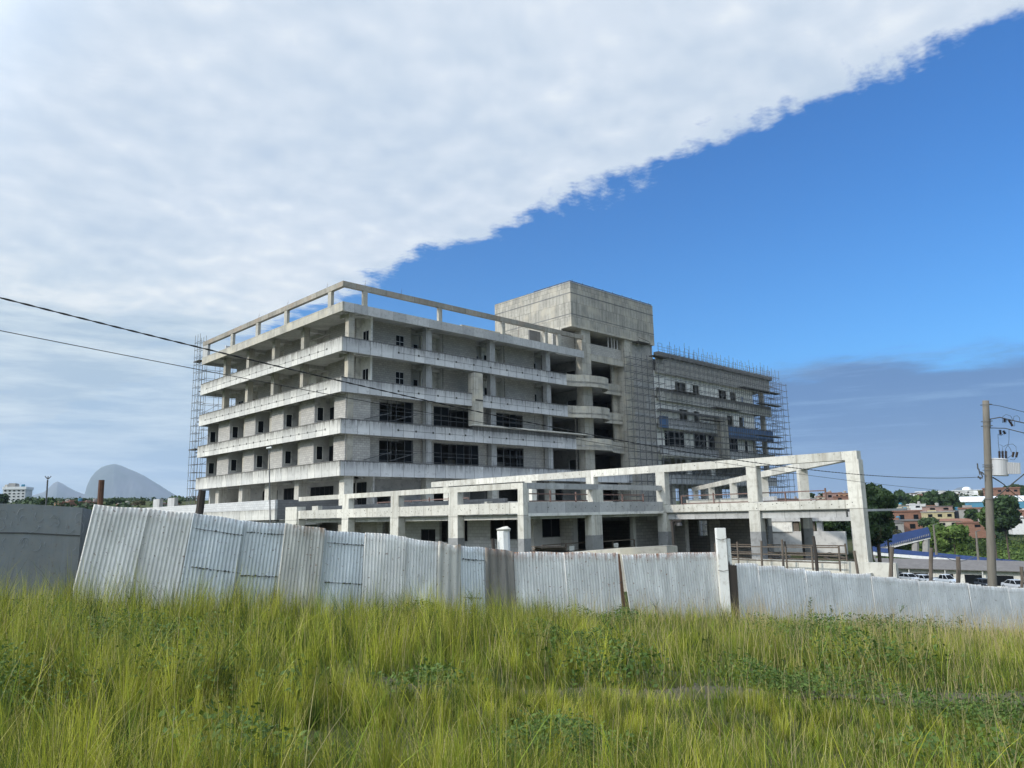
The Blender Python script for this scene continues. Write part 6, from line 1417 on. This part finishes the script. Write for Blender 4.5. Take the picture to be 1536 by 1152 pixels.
# holes far out over the left horizon
hole = mth(nt, 'MULTIPLY', sstep(py_, 3.6, 4.8), sstep(mth(nt, 'ADD', noise(nt, vscale(nt, P, (1.6, .42, 1)), 1.0, 4, .55), mth(nt, 'MULTIPLY', fine, .12)), .60, .70))
hole = mth(nt, 'MULTIPLY', hole, sstep(px_, .7, 1.3))
deck = mth(nt, 'MULTIPLY', deck, mth(nt, 'SUBTRACT', 1.0, hole))
t = mth(nt, 'ADD', mth(nt, 'MULTIPLY', mid, .30), mth(nt, 'ADD', mth(nt, 'MULTIPLY', rip, .30), mth(nt, 'MULTIPLY', big, .40)))
ccol = ramp(nt, t, [(.34, (.55, .66, .80)), (.45, (.64, .735, .85)), (.54, (.72, .80, .90)), (.65, (.88, .93, .97))])
far = sstep(py_, 1.8, 5.0); farc = ramp(nt, mth(nt, 'ADD', mth(nt, 'MULTIPLY', noise(nt, vscale(nt, P, (1.5, .6, 1)), 1.0, 6, .6), .75), mth(nt, 'MULTIPLY', mid, .25)), [(.38, (.50, .62, .73)), (.47, (.66, .76, .82)), (.57, (.93, .96, .94))])
ccol = mixc(nt, far, ccol, farc)
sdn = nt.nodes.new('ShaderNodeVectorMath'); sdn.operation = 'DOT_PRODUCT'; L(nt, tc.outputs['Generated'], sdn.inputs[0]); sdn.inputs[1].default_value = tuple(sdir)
fill_glow = mth(nt, 'ADD', 1.0, mth(nt, 'MULTIPLY', sstep(sdn.outputs['Value'], .25, .95), 2.7))  # added brightness in the unseen sky round the sun, fills the shaded faces
ccol = mixc(nt, 1.0, ccol, fill_glow, 'MULTIPLY')
# low band of blue-grey cloud near the horizon
ev = nt.nodes.new('ShaderNodeCombineXYZ'); L(nt, mth(nt, 'ARCTAN2', sp.outputs[0], sp.outputs[1]), ev.inputs[0]); L(nt, mth(nt, 'MULTIPLY', sp.outputs[2], 4.5), ev.inputs[1])
ln = noise(nt, ev.outputs[0], 4.5, 6, .6); ls = noise(nt, vscale(nt, ev.outputs[0], (1, 3.0, 1)), 3.2, 7, .68)
azc = mth(nt, 'SUBTRACT', mth(nt, 'ARCTAN2', sp.outputs[0], sp.outputs[1]), 1.15)         # over the right-hand horizon
side0 = mth(nt, 'SUBTRACT', 1.0, sstep(mth(nt, 'ARCTAN2', sp.outputs[0], sp.outputs[1]), .35, .85))
lim = mth(nt, 'ADD', mth(nt, 'SUBTRACT', sp.outputs[2], mth(nt, 'MULTIPLY', side0, .055)), mth(nt, 'ADD', mth(nt, 'MULTIPLY', mth(nt, 'SUBTRACT', ln, .5), .10), mth(nt, 'MULTIPLY', azc, .02)))
bank = mth(nt, 'SUBTRACT', 1.0, sstep(lim, .150, .182))
brt = sstep(ls, .50, .66)
low = mixc(nt, mth(nt, 'MULTIPLY', brt, .8), (.075, .18, .415), (.19, .335, .58))
hzr = mth(nt, 'SUBTRACT', 1.0, sstep(sp.outputs[2], .0, .085)); low = mixc(nt, mth(nt, 'MULTIPLY', hzr, .45), low, (.40, .51, .66))
ls2 = noise(nt, vscale(nt, ev.outputs[0], (1, 1.5, 1)), 6.5, 6, .6)
side = mth(nt, 'SUBTRACT', 1.0, sstep(mth(nt, 'ARCTAN2', sp.outputs[0], sp.outputs[1]), .35, .85))
low = mixc(nt, side, low, mixc(nt, ramp(nt, ls2, [(.40, 0.0), (.62, 1.0)]), (.43, .56, .68), (.70, .80, .85)))
bg1 = nt.nodes.new('ShaderNodeBackground'); skc = mixc(nt, 1.0, sky.outputs[0], mixc(nt, sstep(sp.outputs[2], .10, .5), (.30, .86, 1.28), (.19, .74, 1.28)), 'MULTIPLY'); L(nt, skc, bg1.inputs[0]); bg1.inputs[1].default_value = .13
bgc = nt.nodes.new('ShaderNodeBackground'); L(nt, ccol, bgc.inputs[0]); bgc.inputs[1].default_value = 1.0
bgl = nt.nodes.new('ShaderNodeBackground'); L(nt, low, bgl.inputs[0]); bgl.inputs[1].default_value = 1.0
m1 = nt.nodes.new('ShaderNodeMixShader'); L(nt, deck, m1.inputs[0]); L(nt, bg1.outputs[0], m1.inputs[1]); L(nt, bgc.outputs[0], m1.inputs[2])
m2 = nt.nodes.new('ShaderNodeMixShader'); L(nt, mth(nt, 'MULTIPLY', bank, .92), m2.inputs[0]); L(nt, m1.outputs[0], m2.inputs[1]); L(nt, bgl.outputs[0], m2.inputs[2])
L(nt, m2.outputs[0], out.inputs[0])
sl_ = bpy.data.lights.new('sun', 'SUN'); sl_.energy = 2.9; sl_.angle = radians(2.0); sl_.color = (1.0, .92, .80); so = bpy.data.objects.new('sun', sl_); COL.objects.link(so); so.rotation_euler = sdir.to_track_quat('Z', 'Y').to_euler()
# air
hm_, hn, hb_ = newmat('haze'); hn.nodes.clear(); ho = hn.nodes.new('ShaderNodeOutputMaterial'); pv = hn.nodes.new('ShaderNodeVolumePrincipled'); pv.inputs['Color'].default_value = (.62, .78, 1.0, 1); pv.inputs['Density'].default_value = .00009; pv.inputs['Anisotropy'].default_value = .2
L(hn, pv.outputs[0], ho.inputs['Volume']); MAT['haze'] = hm_
HZ = MB(); c0 = plan(0, 1000); HZ.box(-1200, 10500, -1200, 10500, -60, 720); 
if True:
    o = HZ.build('haze', 'haze', None); tag(o, 'thin pale air between the site and the far mountains', 'haze', kind='stuff')
S.view_settings.view_transform = 'Standard'; S.view_settings.look = 'None'; S.view_settings.gamma = 1; S.view_settings.exposure = 0
S.cycles.max_bounces = 6; S.cycles.diffuse_bounces = 3; S.cycles.glossy_bounces = 2; S.cycles.transmission_bounces = 2; S.cycles.transparent_max_bounces = 4; S.cycles.volume_bounces = 0
